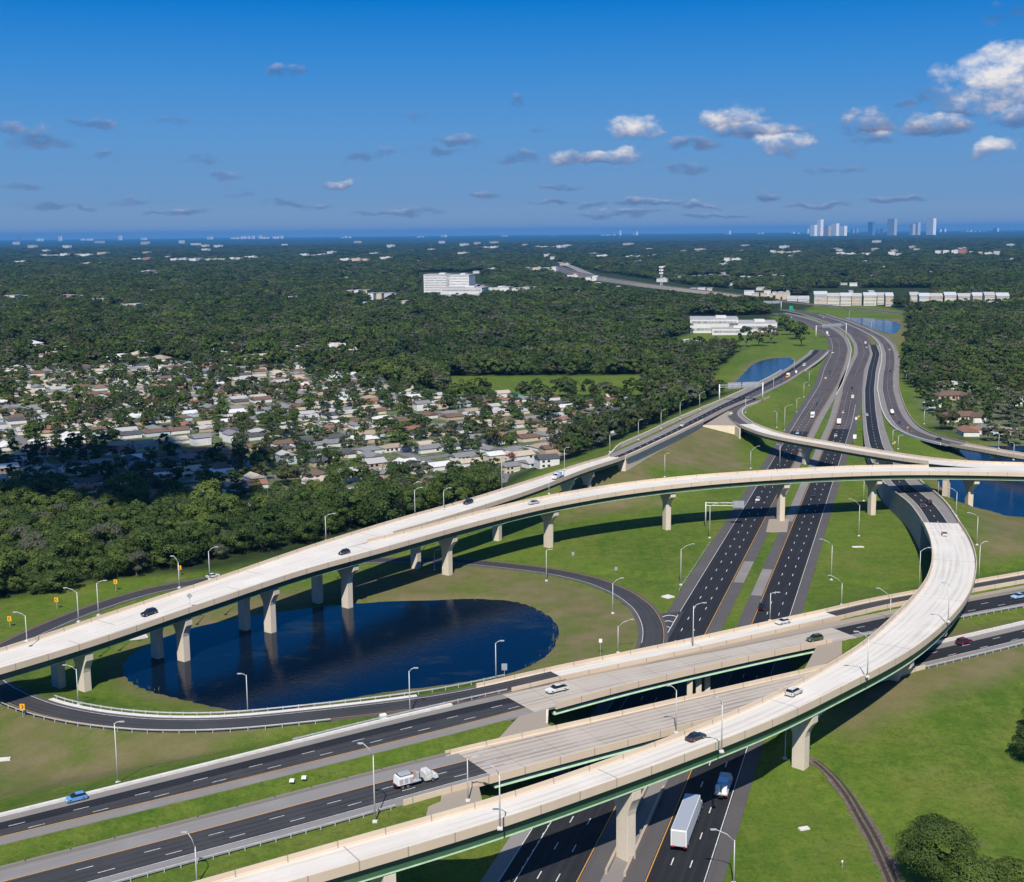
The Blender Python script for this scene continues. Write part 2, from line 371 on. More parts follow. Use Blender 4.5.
# ------------------------------------------------------------------ the road network
HWY_A = R(17.2); HU = (math.sin(HWY_A), math.cos(HWY_A)); HN = (math.cos(HWY_A), -math.sin(HWY_A))
def hwy(s, n, z=0.): return (s*HU[0]+n*HN[0], s*HU[1]+n*HN[1], z)
def inter(keys, vals): return lambda x, y: float(np.interp(x, keys, vals))
def intery(keys, vals): return lambda x, y: float(np.interp(y, keys, vals))
def mainline(nc, hw, L, Rr, s1=860):
    far = edges_path(L, Rr, lambda x, y: 0., sig=3)
    pts = [(*hwy(s, nc),) for s in range(100, s1, 20)]; hws = [hw]*len(pts)
    k = [i for i in range(len(far.p)) if far.p[i][0]*HU[0]+far.p[i][1]*HU[1] > s1+70 or i > len(far.p)//3]
    return Path(pts+[tuple(far.p[i]) for i in k], hws+[float(far.hw[i]) for i in k], 5, 22)
AL = mainline(-61.4, 5.6, [(820,385),(824.5,368),(830,358.4),(832.8,348.6),(831.3,338.8),(822.5,332),(809,325.5),(794,319.5),(769,313)],
              [(837,385),(843,368),(846,358.4),(847.4,348.6),(844,338.8),(836,331),(821,322.6),(803,316.5),(770,311)])
AR = mainline(-38.2, 5.25, [(844,385),(851.7,368),(858.6,353.7),(857.6,344),(850.7,334),(838,326),(815,318),(796,313),(776,309.3)],
              [(858.5,385),(864.4,368),(870.3,353.7),(868.3,344),(863,334),(853,326),(822,315),(802,310.2),(777,307)])
zF = intery([345,385,409,446,483,523,560,600,640,680,900], [.02,.05,.35,3.0,7.6,11,13.1,15.4,16.9,18.0,18.3])
FP = edges_path([(225,880),(304,859),(360,842),(422,824),(494,805),(560,782.6),(660,746.5),(711.6,726),(763,704),(808.6,681.5),(836,664),(862,650),(892,622),(912.5,602),(928,582.8),(934.2,562.4),(932.2,542),(924.7,524.7),(911,505),(895,493),(884,485),(872,462),(864.6,446),(862.9,428.6),(862,409),(862,389.5),(864,370),(870,354),(868,344)],
                [(333,874),(380,860),(422,847.6),(494,827),(560,803),(660,768),(701,751.7),(742.6,736),(784,719.7),(831,695),(860,680),(895,663),(925,642.6),(948,622),(965.5,602),(973.6,582.8),(976.3,562.4),(970.6,542),(958.3,523.2),(946,504),(934,493),(921,484),(902,462),(891,446),(885,428.6),(881,409),(879,389.5),(882,370),(884,354),(878,342)], zF, sig=10, ext=(60,0))
zD = lambda x, y: float(np.interp(x, [0,84,180,268,346,497,567,620,660,700,735,760,800,830], [12.8,13.2,14.6,16.2,17,17,16.8,15.3,13.3,11.3,9.7,7.5,3,.1]))
DP = edges_path([(0,653.8),(58.6,634.2),(117,613.7),(176,595),(242,573),(304,550.4),(350,536),(402,519.5),(443,509),(484.5,496.8),(541,478.5),(582.6,464),(609.4,457),(660,434),(700,413.5),(725,401),(750,389),(775,376),(796,363),(810,353),(817,344)],
                [(0,662.5),(58.6,644.5),(117,624.8),(176,604.4),(242,583),(304,560),(350,546.5),(402,531.5),(443,520),(484.5,507),(541,488.5),(582.6,471.5),(623.8,459),(665,440),(700,423),(727,409),(760,396),(788,382),(806,370),(820,360),(830,350)], zD, sig=12, ext=(90,0))
zG = inter([0,84,180,268,346,450,551,666,779,872,968,1024,1100], [12.8,13.2,14.6,16.2,17,17,17.5,18.7,19.6,19,16.8,15.6,14.8])
GP = edges_path([(0,662.5),(58.6,644.5),(117,624.8),(176,604.4),(242,583),(304,560),(350,546.5),(402,535),(443,523.6),(484.5,512),(540,499),(562,495.2),(624,484.7),(700,476.7),(757,473),(800,470.5),(840,468),(873,466.7),(926,466.5),(1024,468.2),(1080,470)],
                [(0,671.7),(58.6,654.7),(117,636),(176,613.7),(242,592.7),(304,570),(340,562.2),(402,545),(443,533),(484.5,521.5),(540,507.5),(562,503.2),(623.8,492.3),(699,483.6),(757,479.2),(800,477),(840,475),(873,474),(926,473.6),(1024,475.2),(1080,477)], zG, sig=14, ext=(90,0))
zE = lambda x, y: float(np.interp(x, [735,770,800,960,1100], [9.6,10.3,11.6,16.4,15.2]))
EP = px_path([(762,397,7.3),(751.8,401.7,8.1),(739.5,406,9.0),(734,410.5,9.4),(733,414.5,9.4),(737,419.3,9.5)]+[(x,y,zE(x,y)) for x,y in [(745,424.6),(768,433.4),(789,438.4),(824,444.4),(865,451.5),(905.6,458),(946,463.3),(985,465.6),(1024,466.4),(1080,468)]], 4.9, sig=7)
zK = inter([890,905,940,1000,1080], [.1,1.0,3.2,6.5,7.4])
KP = px_path([(x,y,zK(x,y) if y > 400 else .06) for x, y in [(822,314.5),(845,321.5),(863.4,329),(879,337),(886.5,345),(889.8,353.7),(889.8,363.5),(887.9,375),(887.4,389.5),(889.8,399),(892.5,409),(897.5,418.8),(906,428.6),(921,436),(940,441),(960,445.5),(1000,452.4),(1024,456.6),(1060,462)]], 3.9, step=4, sig=11)
H8 = 8.5; z8 = lambda x, y: H8
HM = edges_path([(0,816.6),(200,767),(380,721.7),(450,705.5),(520,690.5),(600,673.6),(660,662),(722,650),(784,637.6),(831,627.5),(915,609.5),(975,598.5),(1024,589.5)],
                [(0,844.5),(200,797),(380,751.6),(450,734.5),(517,717.5),(600,693.6),(660,678.6),(722,665),(784,651),(820,643.3),(865,636),(966,617),(1024,606.4)], z8, sig=14, ext=(40,60))
HS = edges_path([(0,870),(200,820),(380,772),(494,744),(609,718.8),(700,697),(742.6,688),(821,669.5),(880,656.5),(948,642.2),(1024,624)],
                [(60,899),(180,865),(324.5,827),(380,811),(459,788),(660,734.4),(701,723.8),(800,698),(912.8,671),(1024,644)], z8, sig=14, ext=(60,60))
# merging ramp: the loop round the pond and its deck over the highway
IP = px_path([(628,690,.0),(640,668,.05),(650,652,.08),(654,640,.1),(653.3,625,.1),(644.5,608,.1),(623.8,592.6,.1),(592.9,580,.1),(551.6,571,.1),(500,564.8,.1),(472,562,.1),(440,560.5,.1),(381,559.8,.1),(300,565,.15),(250,572,.2),(200,581.5,.3),(156,589,.4),(117,600,.5),(78,613.7,.7),(39,630,.9),(10,644,1.1),(-8,656,1.3),(-18,668,1.5),(-14,680,1.8),(3,692,2.2),(22,701,2.6),(49,710.7,3.1),(93,719.3,4),(144.5,724.6,4.8),(200,725.3,5.6),(242,723.2,6.2),(304,717,6.9),(380,708.5,7.8),(438,700.8,8.2),(477,693.4,8.4),(516,684.6,8.5),(560,674.2,8.5),(623.8,661,8.5),(700,645,8.5),(722,639.8,8.5),(783.8,626.2,8.5),(831,615.8,8.5),(876,605,8.5),(940,593,8.5),(1024,578.3,8.5),(1090,566,8.5)], 3.3, sig=5)
# far crossing highway on its long approach wall
XP = px_path([(556,266,8),(575,272,11),(600,277,13),(640,283,14),(680,288,13),(720,292.5,11.5),(760,297.5,9),(800,303,4),(860,308.5,1),(905,314,.3)], 12, step=15, sig=30)
AL.hw = np.minimum(AL.hw, 8.2); AR.hw = np.minimum(AR.hw, 8.2)
def st(o): o['kind'] = 'structure'; return o
def roadbody(path, a, b, name, mt, l, r, dz=0., th=.5):
    return st(sweep(path, a, b, slab(l, r, dz, th), name, mt))
EL = lambda d: ('L', d)
ER = lambda d: ('R', d)
PAR = {'R': [(ER(0),-.45),(ER(0),.08),(ER(.15),.3),(ER(.2),1.07),(ER(.45),1.07),(ER(.45),-.62)],
       'L': [(EL(0),-.45),(EL(0),.08),(EL(.15),.3),(EL(.2),1.07),(EL(.45),1.07),(EL(.45),-.62)]}
MT['parapet_road'] = road_mat('parapet_joints', (.54,.44,.33), (.42,.34,.25), (.60,.50,.38), .12, joints=.55, joint_every=9)
# --- main highway, both carriageways
sB = lambda P, y: P.sat(0, 0) if False else None
def s_on(path, x, y): return path.sat(x, y)
aL = s_on(AL, 800, 432); aR = s_on(AR, 848, 432)
end = AL.s[-1]
road_l = roadbody(AL, 0, end, 'highway_road', 'shoulder_dark', EL(3.9), ER(4.2))
road_r = roadbody(AR, 0, AR.s[-1], 'highway_road', 'shoulder_dark', EL(4.2), ER(3.4))
for P, sw in ((AL, aL), (AR, aR)):
    par = road_l if P is AL else road_r
    sweep(P, 0, sw, slab(EL(.25), ER(.25), .02, .1), 'pavement_lanes', 'asphalt_new', par)
    sweep(P, sw, P.s[-1], slab(EL(.25), ER(.25), .02, .1), 'pavement_lanes', 'asphalt_old', par)
    for o in (-1.83, 1.83): dashes(P, 20, 900, o, parent=par, dz=.03)
    dashes(P, 1000, 1400, 0, parent=par, dz=.03, w=.25)
line(AL, 0, AL.s[-1], .0, par and road_l, .03, 'paint_white', edge='L'); line(AL, 0, 1200, .0, road_l, .03, 'paint_yellow', w=.2, edge='R')
line(AR, 0, 900, .0, road_r, .03, 'paint_yellow', w=.2, edge='L'); line(AR, 0, 820, .0, road_r, .03, 'paint_white', edge='R')
# lane that the loop adds, with its dotted line
aux_end = s_on(AL, 662, 642)
sweep(AL, 0, aux_end-4, slab(EL(3.0), EL(.1), .024, .1), 'added_lane', 'asphalt_new', road_l)
sweep(AL, 0, aux_end-30, slab(EL(6.2), EL(2.9), .004, .3), 'added_shoulder', 'shoulder_grey', road_l)
line(AL, 0, aux_end-8, -2.9, road_l, .034, edge='L')
dashes(AL, 0, aux_end-60, -.1, parent=road_l, dz=.036, on=.9, gap=2.75, w=.25, edge='L')
m_ = MB(); P4 = [hwy(180,-52.2),hwy(180,-47),hwy(283,-47),hwy(283,-52.2)]
m_.add([(p[0],p[1],-.02) for p in P4]+[(p[0],p[1],-.5) for p in P4], [(0,1,2,3),(7,6,5,4)]+[(i,(i+1)%4,(i+1)%4+4,i+4) for i in range(4)])
o = link('median_pavement', fixn(m_.mesh('median_pavement', MT['shoulder']))); st(o)
# lighter concrete aprons in the shoulders
for P, e0, e1, a, b in ((AL, ER(.5), ER(4.1), (735,588), (746,563)), (AR, EL(4.1), EL(.5), (757,588), (768,563))):
    pass
s0, s1_ = AL.sat(728,590), AL.sat(742,566)
sweep(AL, s0, s1_, slab(ER(.5), ER(4.1), .012, .05), 'shoulder_patch', 'shoulder', road_l)
s0, s1_ = AR.sat(765,590), AR.sat(777,566)
sweep(AR, s0, s1_, slab(EL(4.1), EL(.5), .012, .05), 'shoulder_patch', 'shoulder', road_r)
sweep(AL, AL.sat(774,500), AL.s[-1], slab(ER(.5), ER(4.1), .012, .05), 'shoulder_patch', 'shoulder', road_l)
sweep(AR, AR.sat(800,520), AR.s[-1], slab(EL(4.1), EL(.5), .012, .05), 'shoulder_patch', 'shoulder', road_r)
# --- left collector: D as a ground road, loop E, curved F/C, K
sD0 = DP.sat(618, 459); D_end = DP.s[-1]
dr = roadbody(DP, sD0, D_end, 'ramp_road', 'shoulder', EL(2.6), ER(1.6), .03)
sDn = DP.sat(745, 399)
sweep(DP, sD0, sDn, slab(EL(-1.6), ER(-2.2), .05, .05), 'pavement_lanes', 'asphalt_new', dr)
sweep(DP, sDn, D_end, slab(EL(-1.2), EL(-6.2), .05, .05), 'pavement_lanes', 'asphalt_new', dr)
sweep(DP, sDn-10, D_end, slab(EL(-6.2), ER(-1.2), .046, .05), 'pavement_lanes', 'asphalt_old', dr)
dashes(DP, sD0, D_end-60, -.4, parent=dr, dz=.07); line(DP, sD0, D_end-40, 1.7, dr, .07, edge='L')
line(DP, sD0, sDn, 2.3, dr, .07, 'paint_yellow', edge='R')
sF = FP.sat(941, 523)
cr_ = roadbody(FP, sF, FP.s[-1], 'ramp_road', 'shoulder', EL(-.05), ER(-.05), .05)
sweep(FP, sF, FP.s[-1], slab(-4.3, 2.7, .07, .05), 'pavement_lanes', 'asphalt_new', cr_)
dashes(FP, sF, FP.s[-1]-60, -.8, parent=cr_, dz=.09); line(FP, sF, FP.s[-1], -4.2, cr_, .09); line(FP, sF, FP.s[-1], 2.6, cr_, .09)
sK = KP.sat(957, 446)
kr = roadbody(KP, 0, sK, 'ramp_road', 'shoulder', EL(4.6), ER(3.4), .04)
sweep(KP, 0, sK, slab(EL(.2), ER(.2), .06, .05), 'pavement_lanes', 'asphalt_old', kr)
dashes(KP, 100, sK-60, 0, parent=kr, dz=.08); line(KP, 0, sK, .1, kr, .08, edge='R')
# E: at grade part
sE = EP.sat(745, 424.5)
er = roadbody(EP, 0, sE, 'ramp_road', 'shoulder', EL(0), ER(0), .055)
sweep(EP, 0, sE, slab(EL(-2.2), ER(-.9), .075, .05), 'pavement_lanes', 'asphalt_old', er)
line(EP, 0, sE, 2.3, er, .095, edge='L')
# --- loop ramp round the pond
sI1 = IP.sat(560, 674.2); sI0 = 0
ir = roadbody(IP, 0, sI1, 'loop_road', 'shoulder_dark', EL(1.3), ER(1.0), .02)
sweep(IP, 0, sI1, slab(EL(.1), ER(.1), .04, .05), 'pavement_lanes', 'asphalt', ir)
line(IP, 40, sI1, .1, ir, .06, 'paint_white', edge='L'); line(IP, 40, sI1, .2, ir, .06, 'paint_yellow', edge='R', w=.16)
sIr = IP.sat(33, 705)
sweep(IP, sIr, sI1-38, slab(EL(2.6), EL(1.2), .08, .5), 'shoulder_curb', 'barrier_white', ir)
# gore chevrons where the loop joins the highway
mb = MB()
for k in range(5):
    y = 617+k*5.6; x0 = np.interp(y,[617,642],[662.3,661]); x1 = np.interp(y,[617,642],[677,662.2])
    pts = [PX(x0+(x1-x0)*t, y+1.6*math.sin(t*3.1)*-1) for t in (0,.25,.5,.75,1)]
    for a, b in zip(pts, pts[1:]):
        mb.add([(a[0],a[1]-.35,.08),(b[0],b[1]-.35,.08),(b[0],b[1]+.35,.08),(a[0],a[1]+.35,.08)], [(0,1,2,3)])
for (xa, ya, xb, yb) in ((661.5,617,660.5,643),(678,615,662,643)):
    a, b = PX(xa,ya), PX(xb,yb); mb.add([(a[0]-.14,a[1],.085),(a[0]+.14,a[1],.085),(b[0]+.14,b[1],.085),(b[0]-.14,b[1],.085)], [(0,1,2,3)])
mb.build('gore_marking', MT['paint_white'], road_l)
a = [PX(x,y) for x,y in ((657,646),(656,622),(660,614),(684,611),(664,648))]
g = MB(); g.add([(p[0],p[1],.03) for p in a]+[(p[0],p[1],-.3) for p in a], [(0,4,3,2,1)]+[(i,(i+1)%5,(i+1)%5+5,i+5) for i in range(5)])
link('gore_pavement', fixn(g.mesh('gore_pavement', MT['asphalt'])), road_l)
# --- cross road, at grade parts on its bank
sM0, sM1 = HM.sat(543, 699), HM.sat(845, 633); sMc = HM.sat(523, 705)
sS0, sS1 = HS.sat(478, 770), HS.sat(905, 664)
hm = roadbody(HM, 0, sM0, 'cross_road', 'shoulder', EL(0), ER(0), .0, .5)
sweep(HM, 0, sM0, slab(EL(-3.0), ER(-3.4), .02, .05), 'pavement_lanes', 'asphalt', hm)
sweep(HM, 0, sM0, slab(EL(-2.9), EL(-6.2), .026, .05), 'dark_lane', 'asphalt_new', hm)
sweep(HM, sMc, sM0, slab(EL(-.02), ER(-.02), .036, .05), 'concrete_lanes', 'deck_grey', hm)
sweep(HM, 0, sM0-20, slab(EL(.5), EL(-.35), .5, .9), 'edge_barrier', 'barrier_white', hm)
hm2 = roadbody(HM, sM1, HM.s[-1], 'cross_road', 'shoulder', EL(0), ER(0), .0, .5)
sweep(HM, sM1, HM.s[-1], slab(EL(-1.5), ER(-2.2), .02, .05), 'pavement_lanes', 'asphalt_new', hm2)
hs = roadbody(HS, 0, sS0, 'cross_road', 'shoulder_grey', EL(0), ER(0), .0, .5)
sweep(HS, 0, sS0, slab(EL(-4.6), ER(-3.0), .02, .05), 'pavement_lanes', 'asphalt', hs)
hs2 = roadbody(HS, sS1, HS.s[-1], 'cross_road', 'shoulder', EL(0), ER(0), .0, .5)
sweep(HS, sS1, HS.s[-1], slab(EL(-3), ER(-3), .02, .05), 'pavement_lanes', 'asphalt_new', hs2)
dashes(HM, 3, HM.s[-1], -6.9+.0, parent=hm, dz=.05, edge=None) if False else None
for P, pa, a, b, o1, o2 in ((HM, hm, 4, sM0, -.9, 2.0), (HM, hm2, sM1+6, HM.s[-1], -1.3, 2.3), (HS, hs, 2, sS0+20, -.5, 2.6), (HS, hs2, sS1+10, HS.s[-1], -1.4, 2.2)):
    dashes(P, a, b, o1, parent=pa, dz=.045, w=.19); dashes(P, a+3, b, o2, parent=pa, dz=.045, w=.19)
line(HS, 0, sS0, 4.6, hs, .045, 'paint_yellow', edge='L', w=.22); line(HS, 0, sS0, 3.1, hs, .045, edge='R')
line(HM, 0, sM0, 3.4, hm, .045, 'paint_yellow', edge='R', w=.22)
line(HM, sM1, HM.s[-1], 2.3, hm2, .045, edge='R'); line(HS, sS1, HS.s[-1], 3, hs2, .045, edge='R')
# ramp lane on the right bank, east of the bridge
sIb = IP.sat(835, 615); ir2 = roadbody(IP, sIb, IP.s[-1], 'cross_road', 'shoulder', EL(0), ER(0), .03, .5)
sweep(IP, sIb, IP.s[-1], slab(EL(-.6), ER(-.9), .05, .05), 'pavement_lanes', 'asphalt', ir2)
# --- far crossing highway
xr = roadbody(XP, 0, XP.s[-1], 'far_highway_road', 'shoulder', EL(0), ER(0), 0, .6)
sweep(XP, 0, XP.s[-1], slab(EL(-3), ER(-3), .1, .1), 'pavement_lanes', 'asphalt_old', xr)

# ------------------------------------------------------------------ bridges
def pier_mesh(half, H, stem=1.55, thick=2.3, cap=1.7, flare=3.4):
    """hammerhead pier, across x, along y, top at z = 0, foot at -H"""
    pr = [(-stem,-H),(stem,-H),(stem,-flare-cap)]
    for t in (.25,.5,.75,1): pr.append((stem+(half-stem)*(t**1.25), -flare-cap+(flare)*(t**.8)))
    pr += [(half,0),(-half,0)]
    for t in (1,.75,.5,.25): pr.append((-(stem+(half-stem)*(t**1.25)), -flare-cap+(flare)*(t**.8)))
    pr.append((-stem,-flare-cap))
    m = MB(); m.prism(pr, 'y', -thick/2, thick/2)
    # joint band and bearing plinths
    m.box((0,0,-H*.62), (stem*2+.04, thick+.04, .12))
    for x in (-half*.6, 0, half*.6): m.box((x,0,.15), (1.1,1.2,.32))
    me = m.mesh('pier', MT['concrete']); fixn(me)
    import bmesh
    bm = bmesh.new(); bm.from_mesh(me); bmesh.ops.bevel(bm, geom=[e for e in bm.edges if e.is_manifold and e.calc_face_angle(0) > .9], offset=.12, segments=1, affect='EDGES', clamp_overlap=True); bm.to_mesh(me); bm.free()
    return me
def bridge(path, a, b, label, deck='deck_white', parL=None, parR=None, depth=2.0, green='girder_dark', piers=(), ng=3, name='flyover', zdrop=0., half=None, fl=.14):
    root = empty(name, path.at((a+b)/2), 0, label, 'bridge')
    root.location = (0,0,0)
    sweep(path, a, b, [(EL(.02),0-zdrop),(ER(.02),0-zdrop),(ER(.02),-.3-zdrop),(EL(.02),-.3-zdrop)], 'deck', deck, root)
    w = float(np.mean(path.hw)); hwm = min(path.hwat(a), path.hwat((a+b)/2), path.hwat(b))
    for k in range(ng):
        o = (-1+2*k/(ng-1))
        if k == 0: pf = [(EL(-.5),-.3),(EL(-1.7),-.3),(EL(-1.6),-depth),(EL(-.75),-depth)]
        elif k == ng-1: pf = [(ER(-.5),-.3),(ER(-1.7),-.3),(ER(-1.6),-depth),(ER(-.75),-depth)]
        else: pf = [(o*hwm-.6,-.3),(o*hwm+.6,-.3),(o*hwm+.45,-depth),(o*hwm-.45,-depth)]
        pf = [(x, z-zdrop) for x, z in pf]
        gd = sweep(path, a, b, pf, 'girder', green, root)
        if k in (0, ng-1):
            E_ = EL if k == 0 else ER
            sweep(path, a, b, [(E_(-.6),-depth-zdrop-.003),(E_(-1.8),-depth-zdrop-.003),(E_(-1.8),-depth-fl-zdrop),(E_(-.6+(fl-.14)*.6),-depth-fl-zdrop)], 'flange_or_lit_web', 'girder_light', gd)  # where tall, a pale band painting the girder's sunlit lower part
    for side, rng in (('L', parL), ('R', parR)):
        for (p0, p1) in (rng or []):
            sweep(path, p0, p1, [(x, z-zdrop) for x, z in PAR[side]], 'parapet', 'parapet_road', root)
    for q, zb in piers:
        h = path.hwat(q); x, y, z = path.at(q); top = z-depth-.42-zdrop
        o = link('pier', pier_mesh((half or h*.82), top-zb, flare=min(3.6,(top-zb)*.35)), root, (x, y, top), path.ang(q)-math.pi/2)
    return root
def sp_(P, pts, z=-1.2): return [(P.sat(x, y), z) for x, y in pts]
def drop_to(P, base):
    """pier stations from the picture positions of their feet: the station whose vertical projection hits that column"""
    out = []
    for x, y, zb in base:
        d = np.array([abs(toPX(p[0], p[1], zb)[0]-x)+(0 if abs(toPX(p[0], p[1], zb)[1]-y) < 60 else 999) for p in P.p])
        j = int(np.argmin(d)); out.append((float(P.s[j]), zb-.6))
    return out
sGg = GP.sat(378, 541); sDg = DP.sat(378, 536)
g_pier = drop_to(GP, [(84,684,0),(180,662,-1.2),(268,636,-1.2),(346,611,-1.2),(450,573,-.2),(551,548,-.2),(666,529,-.2),(779,524,-.2),(872,513,-.2),(968,506,0)])
sGe = GP.sat(940, 470)
bridge(GP, 0, GP.s[-1], 'long white decked flyover crossing the pond and the highway on ten cream piers', parL=[(sGg, sGe)], parR=[(0, GP.s[-1])], piers=g_pier, depth=2.5)
d_pier = drop_to(DP, [(62,678,0),(158,650,-1.2),(242,630,-1.2),(320,606,-1.2),(417,568,-.2),(497,541,-.2),(567,517,1)])
d_pier.append((DP.sat(589, 470), 6.0))
bridge(DP, 0, sD0, 'white decked left flyover branch descending to the grassy wall beside the suburb', parL=[(0, sD0)], parR=[(sDg+2, sD0)], piers=d_pier, zdrop=.02)
sweep(DP, sDg-0, sDg+45, slab(ER(.0), ER(-1.2), .9, 1.1), 'gore_barrier', 'parapet_road', [o for o in COL.objects if o.name.startswith('flyover')][-1]) if False else None
sEe = EP.sat(938, 462.5)
bridge(EP, sE, EP.s[-1], 'slim curved ramp bridge sweeping right over the highway behind the long flyover', parL=[(0, EP.s[-1])], parR=[(sE-2, sEe)], piers=drop_to(EP, [(805,474,-.2)])+[(EP.sat(884,455), -.5),(EP.sat(950,463.5), -.5)], zdrop=.05)
f_pier = drop_to(FP, [(387,900,0),(625,872,0),(800,780,0),(891,700,1.0)])
f_pier.append((FP.sat(944,633), 6.0)); f_pier.append((FP.sat(953,575), 0))
bridge(FP, 0, sF, 'wide white curved flyover in the foreground with green girders', parL=[(0, FP.sat(872, 462))], parR=[(0, FP.sat(897, 462))], piers=f_pier, depth=3.1, green='girder', fl=.2)
bridge(KP, sK, KP.s[-1], 'narrow ramp bridge crossing the right hand pond', deck='deck_grey', parL=[(sK, KP.s[-1])], parR=[(sK, KP.s[-1])], piers=[(KP.sat(996,452), -3),(KP.sat(1040,459), -3)], depth=1.4)
# cross road bridges
bridge(HM, sM0, sM1, 'grey streaked cross road bridge, the farther of the pair over the highway', deck='deck_grey', parL=None, parR=[(HM.sat(545,702), HM.sat(820,637))], depth=1.5, green='girder', piers=[], ng=4, fl=.75, name='road_bridge')  # overhang shade and sunlit lower web put into dark girder and pale band colours
hs_b = bridge(HS, sS0, sS1, 'grey streaked cross road bridge, the nearer of the pair, passing under the white flyover', deck='deck_streaked', parL=[(sS0-3, sS1)], parR=[(sS0-22, sS1)], depth=1.5, green='girder', piers=[], ng=4, fl=.75, name='road_bridge')  # same painted shade above and painted sunlit band below
ib = bridge(IP, sI1, sIb, 'single lane white deck on the far edge of the cross road bridge', deck='deck_white', parL=[(sI1-22, IP.s[-1])], parR=[(sI1-16, IP.s[-1])], depth=1.6, green='girder_dark', ng=2, name='road_bridge', zdrop=.01)
# infill between ramp lane and main lanes, and concrete aprons at the abutments
def plate(pxs, z, mt, name, th=.6, parent=None, kind='structure'):
    P = [PX(x, y, z) for x, y in pxs]; n = len(P); m_ = MB()
    m_.add([(p[0],p[1],z) for p in P]+[(p[0],p[1],z-th) for p in P], [tuple(range(n)), tuple(range(n,2*n))[::-1]]+[(i,(i+1)%n,(i+1)%n+n,i+n) for i in range(n)])
    o = link(name, fixn(m_.mesh(name, MT[mt])), parent)
    if kind and not parent: o['kind'] = kind
    return o
plate([(538,690.5),(660,660.5),(722,648.8),(784,636.4),(835,626.2),(915,608.8),(975,597.6),(1030,586.5),(1030,584),(975,594.5),(915,605),(835,621.5),(784,631.6),(722,644.2),(660,656.5),(600,670),(555,681.5)], H8-.02, 'shoulder_tan', 'median_apron', 1.2)
plate([(493,744.5),(519,716),(531,704.5),(546,709.5),(546,723),(557,729)], H8-.012, 'shoulder_tan', 'median_apron', 2)
plate([(820,640),(842,634),(842,654),(812,672),(800,677.5)], H8-.012, 'shoulder_tan', 'median_apron', 2)
plate([(769,519),(789,519),(787,532),(766,532)], .03, 'shoulder_tan', 'median_pad', .4)
# abutment walls of the cross road bridges
def wall(pts, th, mt, label, name='retaining_wall', parent=None):
    """pts: world (x, y, top, bottom)"""
    m_ = MB()
    for (x0,y0,t0,b0),(x1,y1,t1,b1) in zip(pts, pts[1:]):
        L = math.hypot(x1-x0, y1-y0); nx, ny = -(y1-y0)/L*th/2, (x1-x0)/L*th/2
        ex, ey = (x1-x0)/L*.1, (y1-y0)/L*.1
        x0 -= ex; y0 -= ey; x1 += ex; y1 += ey
        m_.add([(x0+nx,y0+ny,b0),(x0-nx,y0-ny,b0),(x1-nx,y1-ny,b1),(x1+nx,y1+ny,b1),(x0+nx,y0+ny,t0),(x0-nx,y0-ny,t0),(x1-nx,y1-ny,t1),(x1+nx,y1+ny,t1)],
               [(3,2,1,0),(4,5,6,7),(0,1,5,4),(1,2,6,5),(2,3,7,6),(3,0,4,7)])
    o = link(name, fixn(m_.mesh(name, MT[mt])), parent)
    if not parent: tag(o, label, 'wall')
    return o
def wpx(pts, top, bot): return [(*PX(x, y, top), top, bot) for x, y in pts]
wall(wpx([(546,722.5),(547,706)], H8-.1, 0), .8, 'wall_tan', 'tan abutment wall under the left end of the farther cross road bridge')
wall(wpx([(819,654),(812,671)], H8-.1, 0), .8, 'wall_tan', 'tan abutment wall under the right end of the farther cross road bridge')
plate([(383,812),(459,788.5),(478,782),(482,800),(447,815),(403,822)], 8.35, 'shoulder_tan', 'apron_slab', 1.5)
# median barriers and columns below the cross road bridges
for i, (s, n, L) in enumerate(((243,-47.6,20),(243,-51.2,20))):
    a, b = hwy(s-L, n), hwy(s+L, n)
    wall([(a[0],a[1],.9,-.3),(b[0],b[1],.9,-.3)], .5, 'parapet', ('left','right')[1-i]+' hand concrete barrier beside the foreground flyover pier in the highway median', 'median_barrier')
a, b = hwy(205,-49.4), hwy(262,-49.4)
a2 = hwy(300,-48.2); b2 = hwy(352,-48.2)
for k, (s, n) in enumerate(((296,-49.4),(322,-49.4),(336,-49.4))):
    c = hwy(s, n); m_ = MB()
    for d in (-7,0,7): m_.box((c[0]+HU[0]*0+HN[0]*0+math.cos(R(60-90+90))*d*.8, c[1]+math.sin(R(60))*d*.55, 3), (1.4,1.4,6.2))
    o = m_.build('bridge_column', MT['concrete'])
    tag(o, ['row of cream columns under the nearer cross road bridge in the median','row of cream columns in the median between the two cross road bridges','row of cream columns under the farther cross road bridge in the median'][k], 'column')
# retaining walls of the ramps
q = np.arange(sD0, DP.sat(696, 420.5), 8.)
wall([(*DP.at(t, DP.hwat(t)+.35)[:2], DP.at(t)[2]+1.0, 0) for t in q]+[(*PX(701,425.4,9.5),9.6,-.5),(*PX(735,425.9,9.5),9.6,-.5),(*PX(740,428.0,9.6),9.4,-.5)], .6, 'wall_tan', 'long tan retaining wall holding the left ramp above the grassy mound')
a = DP.at(sD0, DP.hwat(sD0)+.35); b = DP.at(sD0, -DP.hwat(sD0)-1)
wall([(a[0],a[1],13.4,3),(b[0],b[1],13.4,3)], .8, 'wall_tan', 'abutment wall where the left flyover branch meets its bank')
a = EP.at(sE, EP.hwat(sE)+.2); b = EP.at(sE, -EP.hwat(sE)-.2)
wall([(a[0],a[1],9.0,-.5),(b[0],b[1],9.0,-.5)], .8, 'wall_tan', 'abutment wall under the start of the slim ramp bridge')
q = np.arange(38, sE+1, 6.)
wall([(*EP.at(t, -EP.hwat(t)-.3)[:2], EP.at(t)[2]+1., 0) for t in q], .5, 'barrier_white', 'curved pale wall on the inside of the tight ramp bend')
